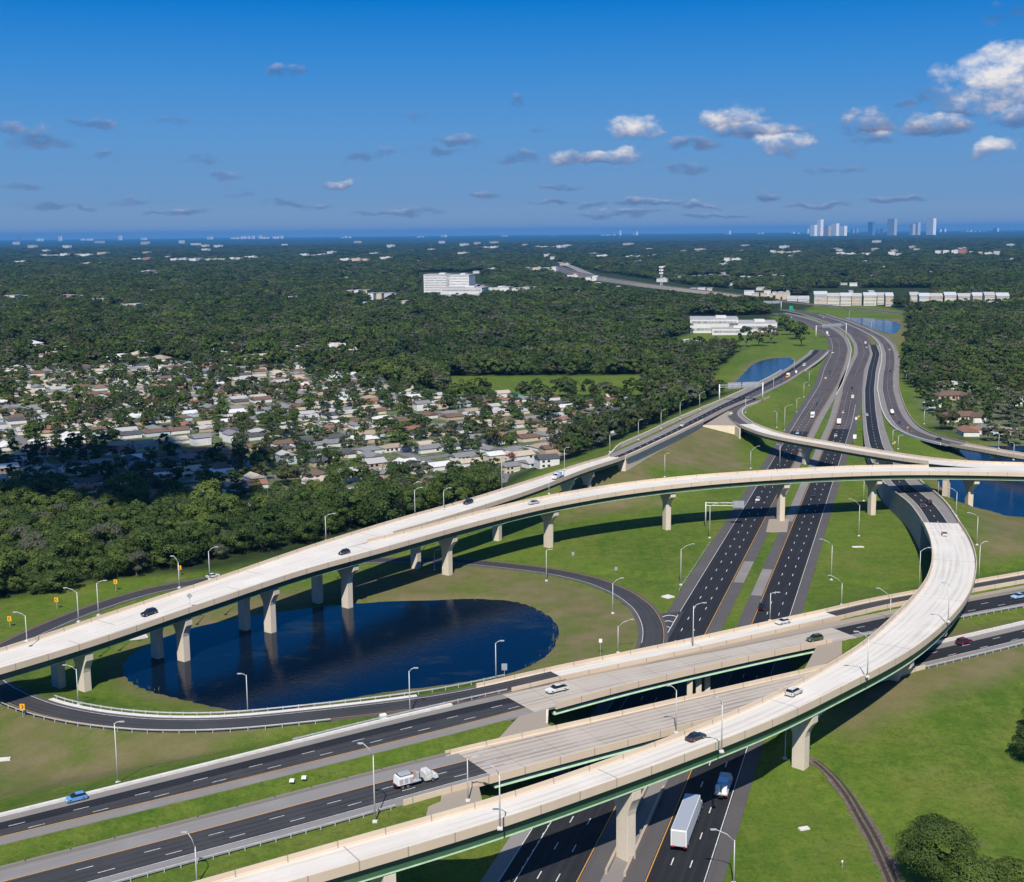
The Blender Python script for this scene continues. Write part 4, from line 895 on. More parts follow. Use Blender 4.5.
LP = [ # foot x, foot y, mast top y, arm tip x, y, level, words
 (118,783,723,121,721,'g','tall pale lamp post on the grass between the loop ramp and the cross road'),
 (375,822,755,363,740,8.4,'street lamp on a concrete pad beside the utility truck'),
 (500,829,773,489,762,20.2,'street lamp on the near parapet of the foreground flyover, left part'),
 (468,801,759,482,754,8.5,'slim street lamp at the cross road edge right of the utility truck'),
 (197,884,860,194,842,8.4,'street lamp cut by the lower frame edge beside the lower cross road'),
 (248,716,675,244,673,'g','street lamp between the pond and the curved guardrail, left one'),
 (410,715,671,416,667,8.0,'street lamp at the nose between the loop ramp and the cross road'),
 (496,681,643,501,640,8.2,'street lamp on the pond bank beside the small sign'),
 (721.5,752,703,713,694,19.8,'street lamp on the near parapet of the foreground flyover, beside the dark sedan'),
 (676,733,690,668,684,8.5,'street lamp on the near parapet of the nearer cross road bridge'),
 (693,648,606,704,602,8.5,'street lamp on the ramp parapet above the left carriageway'),
 (770,621,593,777,592,8.5,'street lamp on the ramp parapet above the right carriageway'),
 (841.5,605,588,826,579,'g','street lamp just behind the ramp parapet, right of the white sedan'),
 (831.2,580,545,818,538,'g','street lamp on the grass right of the highway shoulder'),
 (858.7,536,505,848,498,'g','street lamp on the grass beneath the long flyover, near the small ditch'),
 (680.7,585,549,695,543,'g','street lamp on the grass left of the highway by the short guardrail'),
 (709.6,538,506,720,502,'g','street lamp beside the left highway shoulder under the sign bracket'),
 (546.4,581,550,550,549,'g','street lamp on a white pad beside the loop ramp, under the flyover pier'),
 (612.7,613.5,583,622,577,'g','street lamp in the grass inside the loop ramp'),
 (618,653,626,635,618,'g','street lamp at the end of the loop, beside the ramp parapet'),
 (919,590,551,927,547,'g','street lamp at the foot of the tall grey retaining wall'),
 (890,622,602,876,590,8.5,'street lamp behind the ramp parapet left of the curved flyover'),
 (978.5,583,545,979,541,'g','slim street lamp between the curved flyover and the ramp at right'),
 (976.7,545,516.5,967,512,'g','street lamp on the bank right of the white curved deck, lower one'),
 (956,516,492,947,487,'g','street lamp on the bank right of the dark ramp, upper one'),
 (938,497,476,941,475,'g','street lamp beside the right pond under the long flyover'),
 (867.3,677,638,854,630,18.4,'street lamp on the foreground flyover between the white car and the bend'),
 (948,622,585,944,582,17,'street lamp on the outer parapet of the flyover bend'),
 (733.8,884,840,706,826,'g','street lamp beside the right highway shoulder near the white trailer'),
 (785,759,730,787,729,'g','street lamp in the shade below the foreground flyover'),
 (78.7,622,592,68,587,14,'street lamp on the far parapet of the flyover, leftmost of three'),
 (98.6,615.5,583,107,580,14.2,'street lamp on the far parapet of the flyover, second from the left'),
 (179.4,588,562,175,555,15,'street lamp between the orange sign and the flyover parapet'),
 (209.8,579.5,551,218,546,15,'street lamp beside the white car on the loop ramp'),
 (326,541,516,335,513,17,'street lamp on the far parapet in front of the tree belt'),
 (27,641,634,18,630,15,'street lamp low behind the far parapet at the left frame edge'),
 (78.5,705,669,68,664,'g','street lamp under the flyover at the left bend of the loop'),
 (415,515,490,422,487,17.2,'street lamp on the far parapet before the houses, left one'),
 (443.8,509,494,450,490.5,17.2,'street lamp on the far parapet before the houses, right one'),
 (502,489,462,503,460,17.2,'tall street lamp beside the street with parked cars'),
 (434.5,570,551,436,549,'g','street lamp in the shade beneath the flyover deck'),
 (549,494,477,550,475,17,'street lamp beside the white flatbed pickup'),
 (564.4,470,449,567,447,17,'street lamp on the far parapet right of the white shed'),
 (609.8,452,435,613,431.5,15.5,'street lamp where the left flyover meets its bank'),
 (638.3,440,421.5,641,419,14.3,'first street lamp on the grass strip beside the left ramp'),
 (661,428.5,412,664,409,13.2,'second street lamp on the grass strip beside the left ramp'),
 (680,419,402.5,683,399.5,12.3,'third street lamp on the grass strip beside the left ramp'),
 (699.6,409.5,394,704,391.5,11.4,'fourth street lamp beside the left ramp, before the woods'),
 (664.7,477,454.5,666,453,'g','street lamp on the dry mound below the retaining wall'),
 (750.5,468.5,451,760,445.5,'g','street lamp beside the left carriageway behind the long flyover'),
 (779.7,466.5,445,777,444,'g','tall street lamp in the gap between the two flyovers'),
 (773.4,392,377.5,775,376.5,6,'street lamp at the inner edge of the left ramp'),
 (784.5,430.5,407,793,404.5,'g','street lamp on the grass triangle with a long arm'),
 (776.7,427.5,412,775,411,'g','thin street lamp on the grass triangle, left of the long armed one'),
 (745.5,412.5,398,747,397,9,'street lamp at the fork of the left ramp'),
 (796.6,412,399,799,398,'g','street lamp in the middle of the grass triangle'),
 (803.7,397,383,806,382,'g','street lamp in the upper part of the grass triangle'),
 (809,385.5,372,811,371,'g','street lamp at the tip of the grass triangle'),
 (892.6,444,430,895,429.5,'g','street lamp in the grass wedge right of the new ramp'),
 (898,449,436,901,435,'g','second street lamp in the grass wedge right of the new ramp'),
 (998.5,448.5,433.5,996,432,7,'street lamp on the pond bridge before the gabled houses'),
 (1013.4,460,443.5,1010,442,7,'street lamp on the near side of the pond bridge at the right edge'),
 (863.5,501,479,864,478,'g','thin street lamp on the grass left of the grey retaining wall'),
 (924,424,410,926,409,'g','street lamp beside the rightmost ramp before the lawn'),
 (906,384,372,904,371,'g','street lamp at the forest edge beside the rightmost ramp'),
 (871,333,322,873,321,'g','street lamp between the bend and the far pond, right one'),
 (849,322,311,851,310,'g','street lamp between the bend and the far pond, left one'),
 (794,372,360,792,359,'g','street lamp on the bank between the dark pond and the left ramp'),
]
for L_ in LP: lamp(*L_)

# ------------------------------------------------------------------ gantries and signs
def gantry(l, r, ytop, signs, label, lev=0., sz=2.6):
    """two posts with a box truss and sign panels seen from behind"""
    A = Vector((*PX(*l, lev), lev)); B = Vector((*PX(*r, lev), lev)) if r else None
    top = height_at(A.x, A.y, ytop)
    root = empty('sign_gantry', (0,0,0), 0, label, 'sign gantry')
    ends = [A]+([B] if B else [])
    for e in ends: MB().tube([e, (e.x,e.y,top+.6)], [.42,.34], 8).build('post', MT['white'], root, True)
    C = B if B else Vector((*PX(*signs[0][1], top), top))
    m_ = MB(); n = 12
    for dz in (0, -1.5):
        for dy in (-.6,.6): m_.tube([(A.x,A.y+dy,top+dz),(C.x,C.y+dy,top+dz)], .09, 4)
    for k in range(n):
        p = A.lerp(C, k/n); q = A.lerp(C, (k+1)/n); m_.tube([(p.x,p.y-.6,top if k % 2 else top-1.5),(q.x,q.y-.6,top-1.5 if k % 2 else top)], .06, 4)
    m_.build('truss', MT['galv'], root)
    d = (C-A); d.z = 0; d.normalize()
    for (s0, s1) in [(q[0], q[1]) for q in signs if len(q) == 3 and q[2] == 'f']:
        p, q = A.lerp(C, s0), A.lerp(C, s1); L = (q-p).length; mid = (p+q)/2
        sgn = MB(); sgn.box((0,0,0), (L,.12,4.0)); 
        for k in range(int(L/1.6)+1): sgn.box((-L/2+.3+k*1.6,-.12,0), (.12,.12,4.0))
        o = sgn.build('sign_panel', MT['sign_back'], root); o.location = (mid.x, mid.y+.9, top-.7); o.rotation_euler.z = math.atan2(d.y, d.x)
    return root
gantry((719.3,401.7),(762.5,399.8),385.2,[(.2,.5,'f'),(.53,.88,'f')],'wide sign gantry seen from behind across the left ramp',9.0)
gantry((815.9,338.8),(846,336.4),326,[(.2,.52,'f'),(.53,.85,'f')],'sign gantry across the highway bend, nearer of the two')
gantry((764,312),(781,311.5),302,[(0,.45,'f'),(.47,.92,'f')],'sign gantry at the far end of the visible highway')
# bracket sign over the left shoulder
X, Y = PX(705.5,526.2); root = empty('roadside_sign', (X,Y,0), 0, 'tall cantilever sign bracket with grey panel over the left carriageway shoulder', 'sign')
hp = height_at(X, Y, 502)
MB().tube([(0,0,-.2),(0,0,hp)], [.3,.24], 8).build('post', MT['pole'], root, True)
m_ = MB()
for dz in (0,-1.2): m_.tube([(0,0,hp-.3+dz),(15,-1,hp-.3+dz)], .1, 5)
for k in range(8): m_.tube([(k*1.9,-k*.12,hp-.3 if k%2 else hp-1.5),((k+1)*1.9,-(k+1)*.12,hp-1.5 if k%2 else hp-.3)], .06, 4)
m_.build('truss', MT['galv'], root); MB().box((13.2,-1.3,hp-.8),(4.6,.12,2.9)).build('sign_panel', MT['sign_back'], root)
def post_sign(x, y, ytop, w, mtl, label, surf='g', shape='diamond', back=False, arrow=None, cat='road sign'):
    if surf == 'g': X, Y, Z = PXg(x, y)
    else: X, Y = PX(x, y, surf); Z = surf
    t = height_at(X, Y, ytop)-Z; t = min(max(t, 1.6), 4.5)
    root = empty('road_sign', (X, Y, Z), 0, label, cat)
    MB().tube([(0,0,-.1),(0,0,t)], .06, 5).build('post', MT['galv'], root)
    m_ = MB(); h2 = w/2
    if shape == 'diamond': pr = [(0,-h2*1.35),(h2*1.35,0),(0,h2*1.35),(-h2*1.35,0)]
    else: pr = [(-h2,-h2*1.25),(h2,-h2*1.25),(h2,h2*1.25),(-h2,h2*1.25)]
    m_.prism(pr, 'y', -.09, -.05); o = m_.build('sign_panel', MT[mtl], root); fixn(o.data); o.location = (0,0,t-.2)
    if arrow:
        s = -1 if arrow == 'left' else 1
        a = MB(); a.prism([(s*.0*w,-.42*w),(s*.3*w,0),(0,.42*w),(s*-.2*w,.42*w),(s*.1*w,0),(s*-.2*w,-.42*w)], 'y', -.115, -.095)
        q = a.build('arrow', MT['black'], o); fixn(q.data)
for (x, y, yt, s, w_, ar) in ((10,627,618,'g','left',1),(57,609,599,'g','left',1),(116,591,581,'g','left',1),(180,576,567,'g','left',1),(23,717,706,'g','right',1)):
    k = {10:'beside the loop ramp at the far left',57:'second from the left beside the loop ramp',116:'third from the left, before the tree belt',180:'behind the street lamp and before the tree belt',23:'on the outer edge of the loop under the flyover'}[x]
    post_sign(x, y, yt, 1.25, 'sign_yellow', 'yellow curve arrow sign '+k, s, 'rect', arrow=w_)
post_sign(190,606,595,1.3,'sign_back','small grey sign seen from behind on the near flyover parapet',15.6,'diamond')
post_sign(504.5,680,666,1.4,'sign_back','grey sign seen from behind on the pond bank beside a lamp',8.2,'rect')
post_sign(894.5,447,442,1.2,'sign_yellow','yellow warning sign in the grass wedge between the right ramps')
post_sign(858.5,421,416,1.1,'sign_yellow','small yellow sign at the grass wedge right of the highway')
post_sign(856,425,418,1.3,'white','white sign at the grass wedge right of the highway', 'g', 'rect')
post_sign(854.5,444,434,1.9,'white','tall white sign just above the slim ramp bridge', 'g', 'rect')
post_sign(907.5,434,427,1.0,'sign_orange','orange marker sign on the rightmost ramp',.5)
post_sign(796,377,371,1.5,'white','white sign at the inside of the left ramp on the grass', 'g', 'rect')
post_sign(791,311,303,5.5,'sign_green','green guide sign beside the far gantry', 'g', 'rect')
post_sign(1014,372,366,1.5,'white','small white sign on the lawn behind trees', 'g', 'rect') if False else None
post_sign(600.5,655,632,.9,'white','thin dark mast with a small white box inside the loop', 'g', 'rect', cat='utility mast')
post_sign(573,559,553,1.0,'sign_back','small marker sign on the grass above the loop ramp, left', 'g', 'rect')
post_sign(616,574,568,1.0,'sign_back','small marker sign on the grass above the loop ramp, right', 'g', 'rect')
post_sign(842,868,862,.3,'white','low white marker post on the lawn beside the dirt track', 'g', 'rect')
# drain inlets and pads
def slabthing(x, y, w, d, hgt, mtl, label, cat, name, rz=0., surf='g'):
    X, Y, Z = PXg(x, y) if surf == 'g' else (*PX(x, y, surf), surf)
    m_ = MB(); m_.box((0,0,hgt/2), (w,d,hgt), 0, .94); m_.box((0,0,hgt+.03), (w*.6,d*.6,.08)); o = m_.build(name, MT[mtl]); o.location = (X, Y, Z-.05); o.rotation_euler.z = rz; tag(o, label, cat)
slabthing(668,597,3.2,3.2,.4,'barrier_white','pale square drain inlet in the grass left of the highway','drain inlet','drain_inlet',.7)
slabthing(804,829,2.2,1.2,.35,'barrier_white','small pale drain slab on the lawn right of the highway','drain inlet','drain_inlet',.3)
slabthing(292,781,1.0,1.0,.4,'white','left one of two small white caps in the cross road median','marker','marker_cap',0,8.3)
slabthing(304,778,1.0,1.0,.4,'white','right one of two small white caps in the cross road median','marker','marker_cap',0,8.3)
slabthing(5,760,2.6,1.4,.5,'barrier_white','small pale headwall in the grass at the left frame edge','headwall','culvert_headwall',.2)
slabthing(138,638,5.5,2.6,.8,'barrier_white','pale concrete outfall between the flyover piers at the pond','headwall','culvert_headwall',.5)
slabthing(383,717.5,1.6,.9,.9,'white','white crash cushion at the nose between loop ramp and cross road','crash cushion','crash_cushion',.5,8.0)
slabthing(858,547,4.6,1.6,.25,'barrier_white','pale concrete pad in the grass below the long flyover','pad','concrete_pad')
slabthing(783,461,9,1.8,.3,'wall_tan','sandy pad at the foot of the long flyover pier in the median','pad','concrete_pad') if False else None

# ------------------------------------------------------------------ vehicles
def paint(name, col, rough=.3, metal=.2):
    if name in MT: return MT[name]
    m_ = mat(name, col, rough, metal, spec=.5); m_.node_tree.nodes['Principled BSDF'].inputs['Coat Weight'].default_value = .5; MT[name] = m_; return m_
COLS = {'white':(.75,.75,.74),'black':(.012,.012,.014),'dark':(.03,.032,.038),'grey':(.16,.17,.18),'silver':(.42,.43,.45),'blue':(.13,.32,.62),'red':(.10,.008,.018),'green':(.075,.10,.035),'yellow':(.72,.36,.05),'navy':(.03,.06,.2),'pale blue':(.35,.55,.75)}
MT['glass'] = mat('window_glass', (.012,.015,.02), .08, 0, spec=.6); MT['tyre'] = mat('tyre', (.012,.012,.012), .9); MT['rim'] = mat('rim', (.4,.4,.42), .35, .8)
MT['lamp_w'] = mat('headlight_lens', (.8,.8,.78), .2); MT['lamp_r'] = mat('tail_light_lens', (.45,.01,.01), .3)
VM = {}
def wheel_mesh(r=.34, w=.24):
    k = ('w', r, w)
    if k not in VM:
        m_ = MB(); n = 14
        m_.prism([(math.cos(2*math.pi*i/n)*r, math.sin(2*math.pi*i/n)*r) for i in range(n)], 'y', -w/2, w/2)
        t = m_.mesh('tyre', MT['tyre']); fixn(t)
        m_ = MB(); m_.prism([(math.cos(2*math.pi*i/n)*r*.6, math.sin(2*math.pi*i/n)*r*.6) for i in range(n)], 'y', -w/2-.01, w/2+.01)
        q = m_.mesh('rim', MT['rim']); fixn(q); VM[k] = (t, q)
    return VM[k]
def loft(prof, halfw, name, mtl, inset=.08):
    """side profile (x, z) swelling to halfw in the middle, pulled in towards the sides' top"""
    n = len(prof); vs = []; fs = []
    zs = [p[1] for p in prof]; z0, z1 = min(zs), max(zs)
    for k, (f, s) in enumerate(((-1,1),(-.86,1.0),(.86,1.0),(1,1))):
        for x, z in prof:
            t = (z-z0)/(z1-z0+1e-6); hw_ = halfw*(1-inset*t); edge = abs(f) == 1
            vs.append((x*(.985 if edge else 1), f*hw_, z if not edge else z0+(z-z0)*.93))
    for k in range(3):
        for i in range(n): j = (i+1) % n; fs.append((k*n+i, k*n+j, (k+1)*n+j, (k+1)*n+i))
    fs += [tuple(range(n))[::-1], tuple(3*n+i for i in range(n))]
    m_ = MB(); m_.add(vs, fs); me = m_.mesh(name, mtl); fixn(me); return me
KINDSV = {
 'sedan': dict(L=4.7, W=.92, body=[(-2.35,.32),(-2.35,.78),(-2.2,.95),(-1.3,1.0),(1.0,.98),(2.1,.82),(2.35,.62),(2.35,.32)], cab=[(-1.75,.96),(-1.1,1.42),(.35,1.44),(1.1,.96)], roof=[(-1.05,1.415),(.3,1.44),(.3,1.47),(-1.05,1.45)], wx=1.42, r=.34),
 'hatch': dict(L=4.1, W=.88, body=[(-2.05,.32),(-2.05,.95),(-1.9,1.05),(.95,1.0),(1.85,.8),(2.05,.6),(2.05,.32)], cab=[(-1.95,1.02),(-1.55,1.48),(.2,1.52),(1.05,1.0)], roof=[(-1.5,1.48),(.15,1.515),(.15,1.55),(-1.5,1.52)], wx=1.28, r=.33),
 'suv': dict(L=4.8, W=.97, body=[(-2.4,.4),(-2.4,1.05),(-2.25,1.15),(1.0,1.12),(2.15,1.0),(2.4,.75),(2.4,.4)], cab=[(-2.3,1.12),(-1.95,1.68),(.3,1.72),(1.1,1.12)], roof=[(-1.9,1.68),(.25,1.71),(.25,1.76),(-1.9,1.73)], wx=1.45, r=.38),
 'pickup': dict(L=5.8, W=1.0, body=[(-2.9,.5),(-2.9,1.15),(-.85,1.15),(-.85,1.2),(1.3,1.2),(2.6,1.08),(2.9,.85),(2.9,.5)], cab=[(-.8,1.18),(-.7,1.8),(.7,1.84),(1.35,1.18)], roof=[(-.68,1.8),(.65,1.83),(.65,1.88),(-.68,1.86)], wx=1.85, r=.42),
 'van': dict(L=5.6, W=1.02, body=[(-2.8,.45),(-2.8,2.3),(-2.6,2.42),(1.2,2.4),(1.9,1.45),(2.6,1.25),(2.8,.9),(2.8,.45)], cab=[(.9,1.45),(1.1,2.3),(1.3,2.33),(1.95,1.42)], roof=[(-2.6,2.4),(1.1,2.4),(1.1,2.44),(-2.6,2.44)], wx=1.75, r=.38),
}
def vehicle(kind, color, P, x, y, d, label, cat='car', dz=0., z=None, scale=1.0):
    s = P.sat(x, y); c = P.at(s); X, Y = PX(x, y, c[2]); Z = c[2]+dz+.03
    off = (X-c[0])*np.interp(s, P.s, P.n[:,0])+(Y-c[1])*np.interp(s, P.s, P.n[:,1])
    off = float(np.clip(off, -P.hwat(s)+1.2, P.hwat(s)-1.2)); X, Y, _ = P.at(s, off)
    rz = P.ang(s)+(0 if d > 0 else math.pi)
    name = {'sedan':'parked_car','hatch':'car'}.get(kind, kind); name = {'sedan':'car','hatch':'car','suv':'car','pickup':'pickup_truck','van':'van','semi':'semi_truck','box':'box_truck','flatbed':'flatbed_truck','utility':'utility_truck','tank':'tank_truck'}[kind]
    root = empty(name, (X, Y, Z), rz, label, cat, None)
    build_vehicle(kind, color, root)
    if scale != 1.0: root.scale = (scale,)*3
    return root
def add_wheels(root, xs, w, r, dual=()):
    t, q = wheel_mesh(r)
    for xw in xs:
        for sy in (-1, 1):
            o = link('wheel', t, root, (xw, sy*(w-.13), r)); link('rim', q, o)
def add_lights(root, xf, xb, w, zf_, zb):
    for sy in (-1, 1):
        link('headlight', VM.setdefault('hl', MB().box((0,0,0), (.12,.36,.16)).mesh('headlight', MT['lamp_w'])), root, (xf, sy*(w-.3), zf_))
        link('tail_light', VM.setdefault('tl', MB().box((0,0,0), (.1,.22,.3)).mesh('tail_light', MT['lamp_r'])), root, (xb, sy*(w-.2), zb))
def build_vehicle(kind, color, root):
    pm = paint('paint_'+color.replace(' ','_'), COLS[color])
    if kind in KINDSV:
        K = KINDSV[kind]; key = (kind, color)
        if key not in VM:
            VM[key] = (loft(K['body'], K['W'], 'body', pm, .06), loft(K['cab'], K['W']*.90, 'windows', MT['glass'], .2), loft(K['roof'], K['W']*.74, 'roof', pm, .02))
        b_, c_, r_ = VM[key]; link('body', b_, root); link('windows', c_, root); link('roof', r_, root)
        add_wheels(root, (-K['wx'], K['wx']), K['W'], K['r']); add_lights(root, K['L']/2-.04, -K['L']/2+.02, K['W'], .72 if kind != 'van' else .95, .82 if kind != 'van' else 1.2)
        if kind == 'pickup': MB().box((-1.85,0,1.16), (1.85,1.6,.06)).build('bed', MT['black'], root)
    else:
        cabm = loft([(0,.6),(0,2.3),(.3,2.75),(1.3,2.7),(1.7,1.75),(2.9,1.55),(3.1,1.2),(3.1,.6)], 1.1, 'cab', pm, .05)
        glass = loft([(.95,1.75),(1.0,2.5),(1.45,2.45),(1.85,1.7)], 1.06, 'windows', MT['glass'], .08)
        if kind == 'semi':
            link('cab', cabm, root, (5.6,0,0)); link('windows', glass, root, (5.6,0,0))
            MB().box((-1.9,0,2.55), (13.9,2.55,2.8)).build('trailer', MT['white'], root)
            MB().box((-1.9,0,3.97), (13.8,2.4,.05)).build('trailer_roof', paint('paint_silver', COLS['silver']), root)
            MB().box((-8.9,0,2.5), (.06,2.3,2.5)).build('rear_door', paint('trailer_door', (.6,.6,.6)), root)
            MB().box((1,0,.9), (12.5,.9,.35)).build('chassis', MT['black'], root)
            add_wheels(root, (-7.6,-6.3,3.2,4.5,7.9), 1.25, .5); add_lights(root, 8.75, -8.92, 1.2, 1.0, 1.15)
            return
        L = {'box':7.5,'flatbed':8.5,'utility':9.5,'tank':9.0}[kind]
        link('cab', cabm, root, (L/2-3.1,0,0)); link('windows', glass, root, (L/2-3.1,0,0))
        MB().box((-1,0,.8), (L-1.5,.9,.3)).build('chassis', MT['black'], root)
        x1 = L/2-3.2; x0 = -L/2; cx_ = (x0+x1)/2; ln = x1-x0
        if kind == 'box': MB().box((cx_,0,2.2), (ln,2.4,2.5)).build('cargo_box', MT['white'], root)
        elif kind == 'flatbed':
            MB().box((cx_,0,1.15), (ln,2.4,.2)).build('bed', MT['galv'], root)
            MB().box((cx_+.8,0,1.95), (ln*.45,1.9,1.4)).build('load', paint('paint_pale_blue', COLS['pale blue']), root)
            MB().box((x0+.8,.6,1.9), (1.1,.9,1.3)).build('load', MT['white'], root); MB().box((x0+.8,-.6,1.9), (1.1,.9,1.3)).build('load', MT['white'], root)
        elif kind == 'tank':
            m_ = MB(); n = 14; m_.prism([(math.cos(2*math.pi*i/n)*1.15, 2.1+math.sin(2*math.pi*i/n)*1.0) for i in range(n)], 'x', x0, x1-.1); o = m_.build('tank', MT['white'], root); fixn(o.data)
        else:
            MB().box((x0+2.0,0,1.9), (3.6,2.3,1.7), 0, .92).build('tool_body', MT['white'], root)
            MB().box((x0+2.2,0,2.95), (2.6,1.5,.5), 0, .8).build('top_box', paint('paint_silver', COLS['silver']), root)
            for k in range(3):
                for sy in (-1,1): MB().box((x0+.9+k*1.15,sy*1.13,1.75), (.95,.06,1.1)).build('locker_door', paint('paint_silver', COLS['silver']), root)
            MB().box((x0+2.2,0,2.76), (3.0,2.0,.06)).build('rack', MT['black'], root)
            MB().box((cx_+1.0,0,1.1), (2.6,2.3,.25)).build('bed', MT['galv'], root)
            MB().box((cx_+1.7,.55,1.9), (1.0,.9,1.4)).build('machine', paint('machine_tan', (.45,.33,.25)), root)
            MB().box((cx_+1.6,-.7,2.0), (.6,.6,1.7)).build('machine', MT['galv'], root)
            MB().tube([(x0+.4,0,1.4),(x0+1.4,.2,3.1),(cx_+.9,.2,2.6)], .09, 6).build('boom', MT['black'], root)
        add_wheels(root, (x0+1.2, x0+2.4, L/2-1.3) if kind != 'box' else (x0+1.6, L/2-1.3), 1.15, .48); add_lights(root, L/2-.05, x0-.02, 1.1, 1.0, 1.0)
V = vehicle
V('hatch','blue',HM,78,800,-1,'light blue hatchback driving left on the cross road')
V('suv','black',GP,148,609,-1,'black car near the left end of the white flyover deck')
V('sedan','white',IP,217,574,-1,'white car on the loop ramp before the tree belt')
V('hatch','dark',GP,344,554,-1,'dark car on the flyover where the two decks join')
V('suv','black',DP,472,502.5,-1,'black car on the left deck just past the split')
V('flatbed','white',DP,554,480,-1,'white flatbed truck with its load on the left deck','truck')
V('sedan','silver',GP,536,503.5,-1,'silver car on the long flyover in front of the flatbed')
V('pickup','white',HM,556,692,-1,'white pickup with a dark bed on the cross road bridge','pickup truck')
V('utility','white',HS,416,784,1,'white utility truck with a tool body and boom on the lower cross road','truck')
V('sedan','white',IP,789,621.5,-1,'white sedan on the narrow outer deck of the cross road bridge')
V('suv','green',HM,813,641,-1,'dark olive green car at the right end of the farther cross road bridge')
V('suv','white',FP,801,691,1,'white car with a dark roof on the foreground flyover')
V('sedan','dark',FP,703,736.5,1,'dark sedan on the foreground flyover beside a lamp')
V('semi','white',AR,690,823,1,'long white trailer truck on the highway at the bottom','truck',scale=1.22)
V('flatbed','white',AR,722.5,795,1,'white truck with a pale blue load beside the trailer truck','truck',scale=1.15)
V('pickup','black',AR,761,604,1,'black pickup on the right carriageway beside the shoulder','pickup truck')
V('suv','red',HS,967,643,1,'dark red car on the lower cross road at the right')
V('sedan','pale blue',HM,1018,598,-1,'pale blue car cut by the right frame edge')
V('hatch','yellow',FP,909,493.5,1,'yellow orange car under the long flyover on the curving ramp')
V('suv','black',FP,928,502.5,1,'black car on the curving ramp, right lane')
V('sedan','dark',FP,926,512,1,'dark car on the curving ramp just before the white deck')
V('sedan','white',FP,945,537,1,'white car at the start of the white curved deck')
V('sedan','white',AL,759,498.5,-1,'white car on the left carriageway under the long flyover')
V('sedan','dark',AR,814,495,1,'dark car on the right carriageway behind the flyover shadow')
V('sedan','pale blue',AL,798,433,-1,'pale car emerging from under the slim ramp bridge')
V('box','white',AL,811.5,419.5,-1,'white box truck on the left carriageway above the slim bridge','truck')
V('sedan','black',AL,817,405,-1,'black car on the left carriageway behind the box truck')
V('sedan','white',AL,826,377.5,-1,'white car on the left carriageway beside a dark one')
V('sedan','dark',AL,830,372,-1,'dark car on the left carriageway beside a white one')
V('sedan','white',AR,836,435.5,1,'white car on the right carriageway just above the slim bridge')
V('box','pale blue',AR,839.5,423,1,'pale blue and white box truck on the right carriageway','truck')
V('hatch','white',AR,843,413.3,1,'small white car ahead of the pale blue box truck')
V('van','white',AR,852.5,399,1,'white van on the right carriageway','van')
V('sedan','dark',AR,852,388.5,1,'dark car ahead of the white van')
V('hatch','white',FP,867,416.5,1,'small white car on the new black ramp lane')
V('van','white',AR,865,343,1,'white van in the bend below the gantry','van')
V('hatch','white',AR,866.5,347.5,1,'small white car just behind the van in the bend')
V('box','yellow',DP,785,380,-1,'yellow orange truck on the left ramp','truck')
V('sedan','navy',DP,777,384.5,-1,'dark blue car behind the yellow truck on the left ramp')
V('van','white',DP,802.5,367.5,-1,'white van on the left ramp above the grass tip','van')
V('box','white',AL,828.5,340,-1,'white box truck in the bend under the near gantry','truck')
V('sedan','dark',AL,825,343,-1,'dark car in the bend left of the white truck')
V('sedan','white',AL,824,347,-1,'white car in the bend left of the white truck')
V('pickup','white',AL,826.5,351,-1,'white pickup in the bend behind the other two','pickup truck')
V('sedan','white',EP,731,414,1,'white car in the tight ramp bend at the fork')
V('sedan','white',DP,684,425,-1,'white car on the left ramp above the retaining wall')
V('tank','white',KP,892.5,415.5,-1,'white tank truck on the rightmost ramp','truck')
V('sedan','navy',KP,900,424,-1,'dark blue car behind the tank truck')
V('sedan','black',KP,938.5,440,-1,'black car where the rightmost ramp turns to the pond bridge')
V('sedan','white',KP,889.5,350,-1,'white car on the rightmost ramp, uppermost one')
V('sedan','dark',KP,890,372,-1,'dark car on the rightmost ramp beside the forest')
V('sedan','white',AR,823,318,1,'white car on the far right carriageway below the far pond')
V('sedan','white',AR,793,310.5,1,'white car on the far right carriageway near the far gantry')
V('sedan','white',AL,796,319,-1,'white car on the far left carriageway')
# ------------------------------------------------------------------ houses
def hm(name, col, col2=None, n=.8): MT[name] = mat(name, col, .85, noise=n, col2=col2); return MT[name]
ROOFS = {'brown':(.15,.095,.07),'grey':(.20,.20,.205),'pale grey':(.40,.39,.38),'tan':(.33,.265,.20),'dark grey':(.075,.078,.085),'reddish':(.26,.125,.09),'white':(.60,.60,.59),'beige':(.46,.39,.31)}
WALLS = {'white':(.68,.67,.64),'cream':(.60,.52,.40),'tan':(.46,.36,.26),'pale blue':(.45,.52,.58),'pink':(.58,.42,.36)}
for k, v in ROOFS.items(): hm('roof_'+k.replace(' ','_'), v, [q*.72 for q in v], 1.6)
for k, v in WALLS.items(): hm('house_wall_'+k.replace(' ','_'), v)
MT['door'] = mat('door_paint', (.12,.07,.05), .6); MT['garage'] = mat('garage_paint', (.62,.61,.58), .6)
def roof_gable(m_, x0, x1, y0, y1, z, r, ov=.5, along='x'):
    if along == 'x':
        ym = (y0+y1)/2; v = [(x0-ov,y0-ov,z),(x1+ov,y0-ov,z),(x1+ov,y1+ov,z),(x0-ov,y1+ov,z),(x0-ov,ym,z+r),(x1+ov,ym,z+r)]
        f = [(0,1,5,4),(2,3,4,5),(0,4,3),(1,2,5),(3,2,1,0)]
    else:
        xm = (x0+x1)/2; v = [(x0-ov,y0-ov,z),(x1+ov,y0-ov,z),(x1+ov,y1+ov,z),(x0-ov,y1+ov,z),(xm,y0-ov,z+r),(xm,y1+ov,z+r)]
        f = [(0,1,4),(2,3,5),(1,2,5,4),(3,0,4,5),(3,2,1,0)]
    m_.add(v, f)
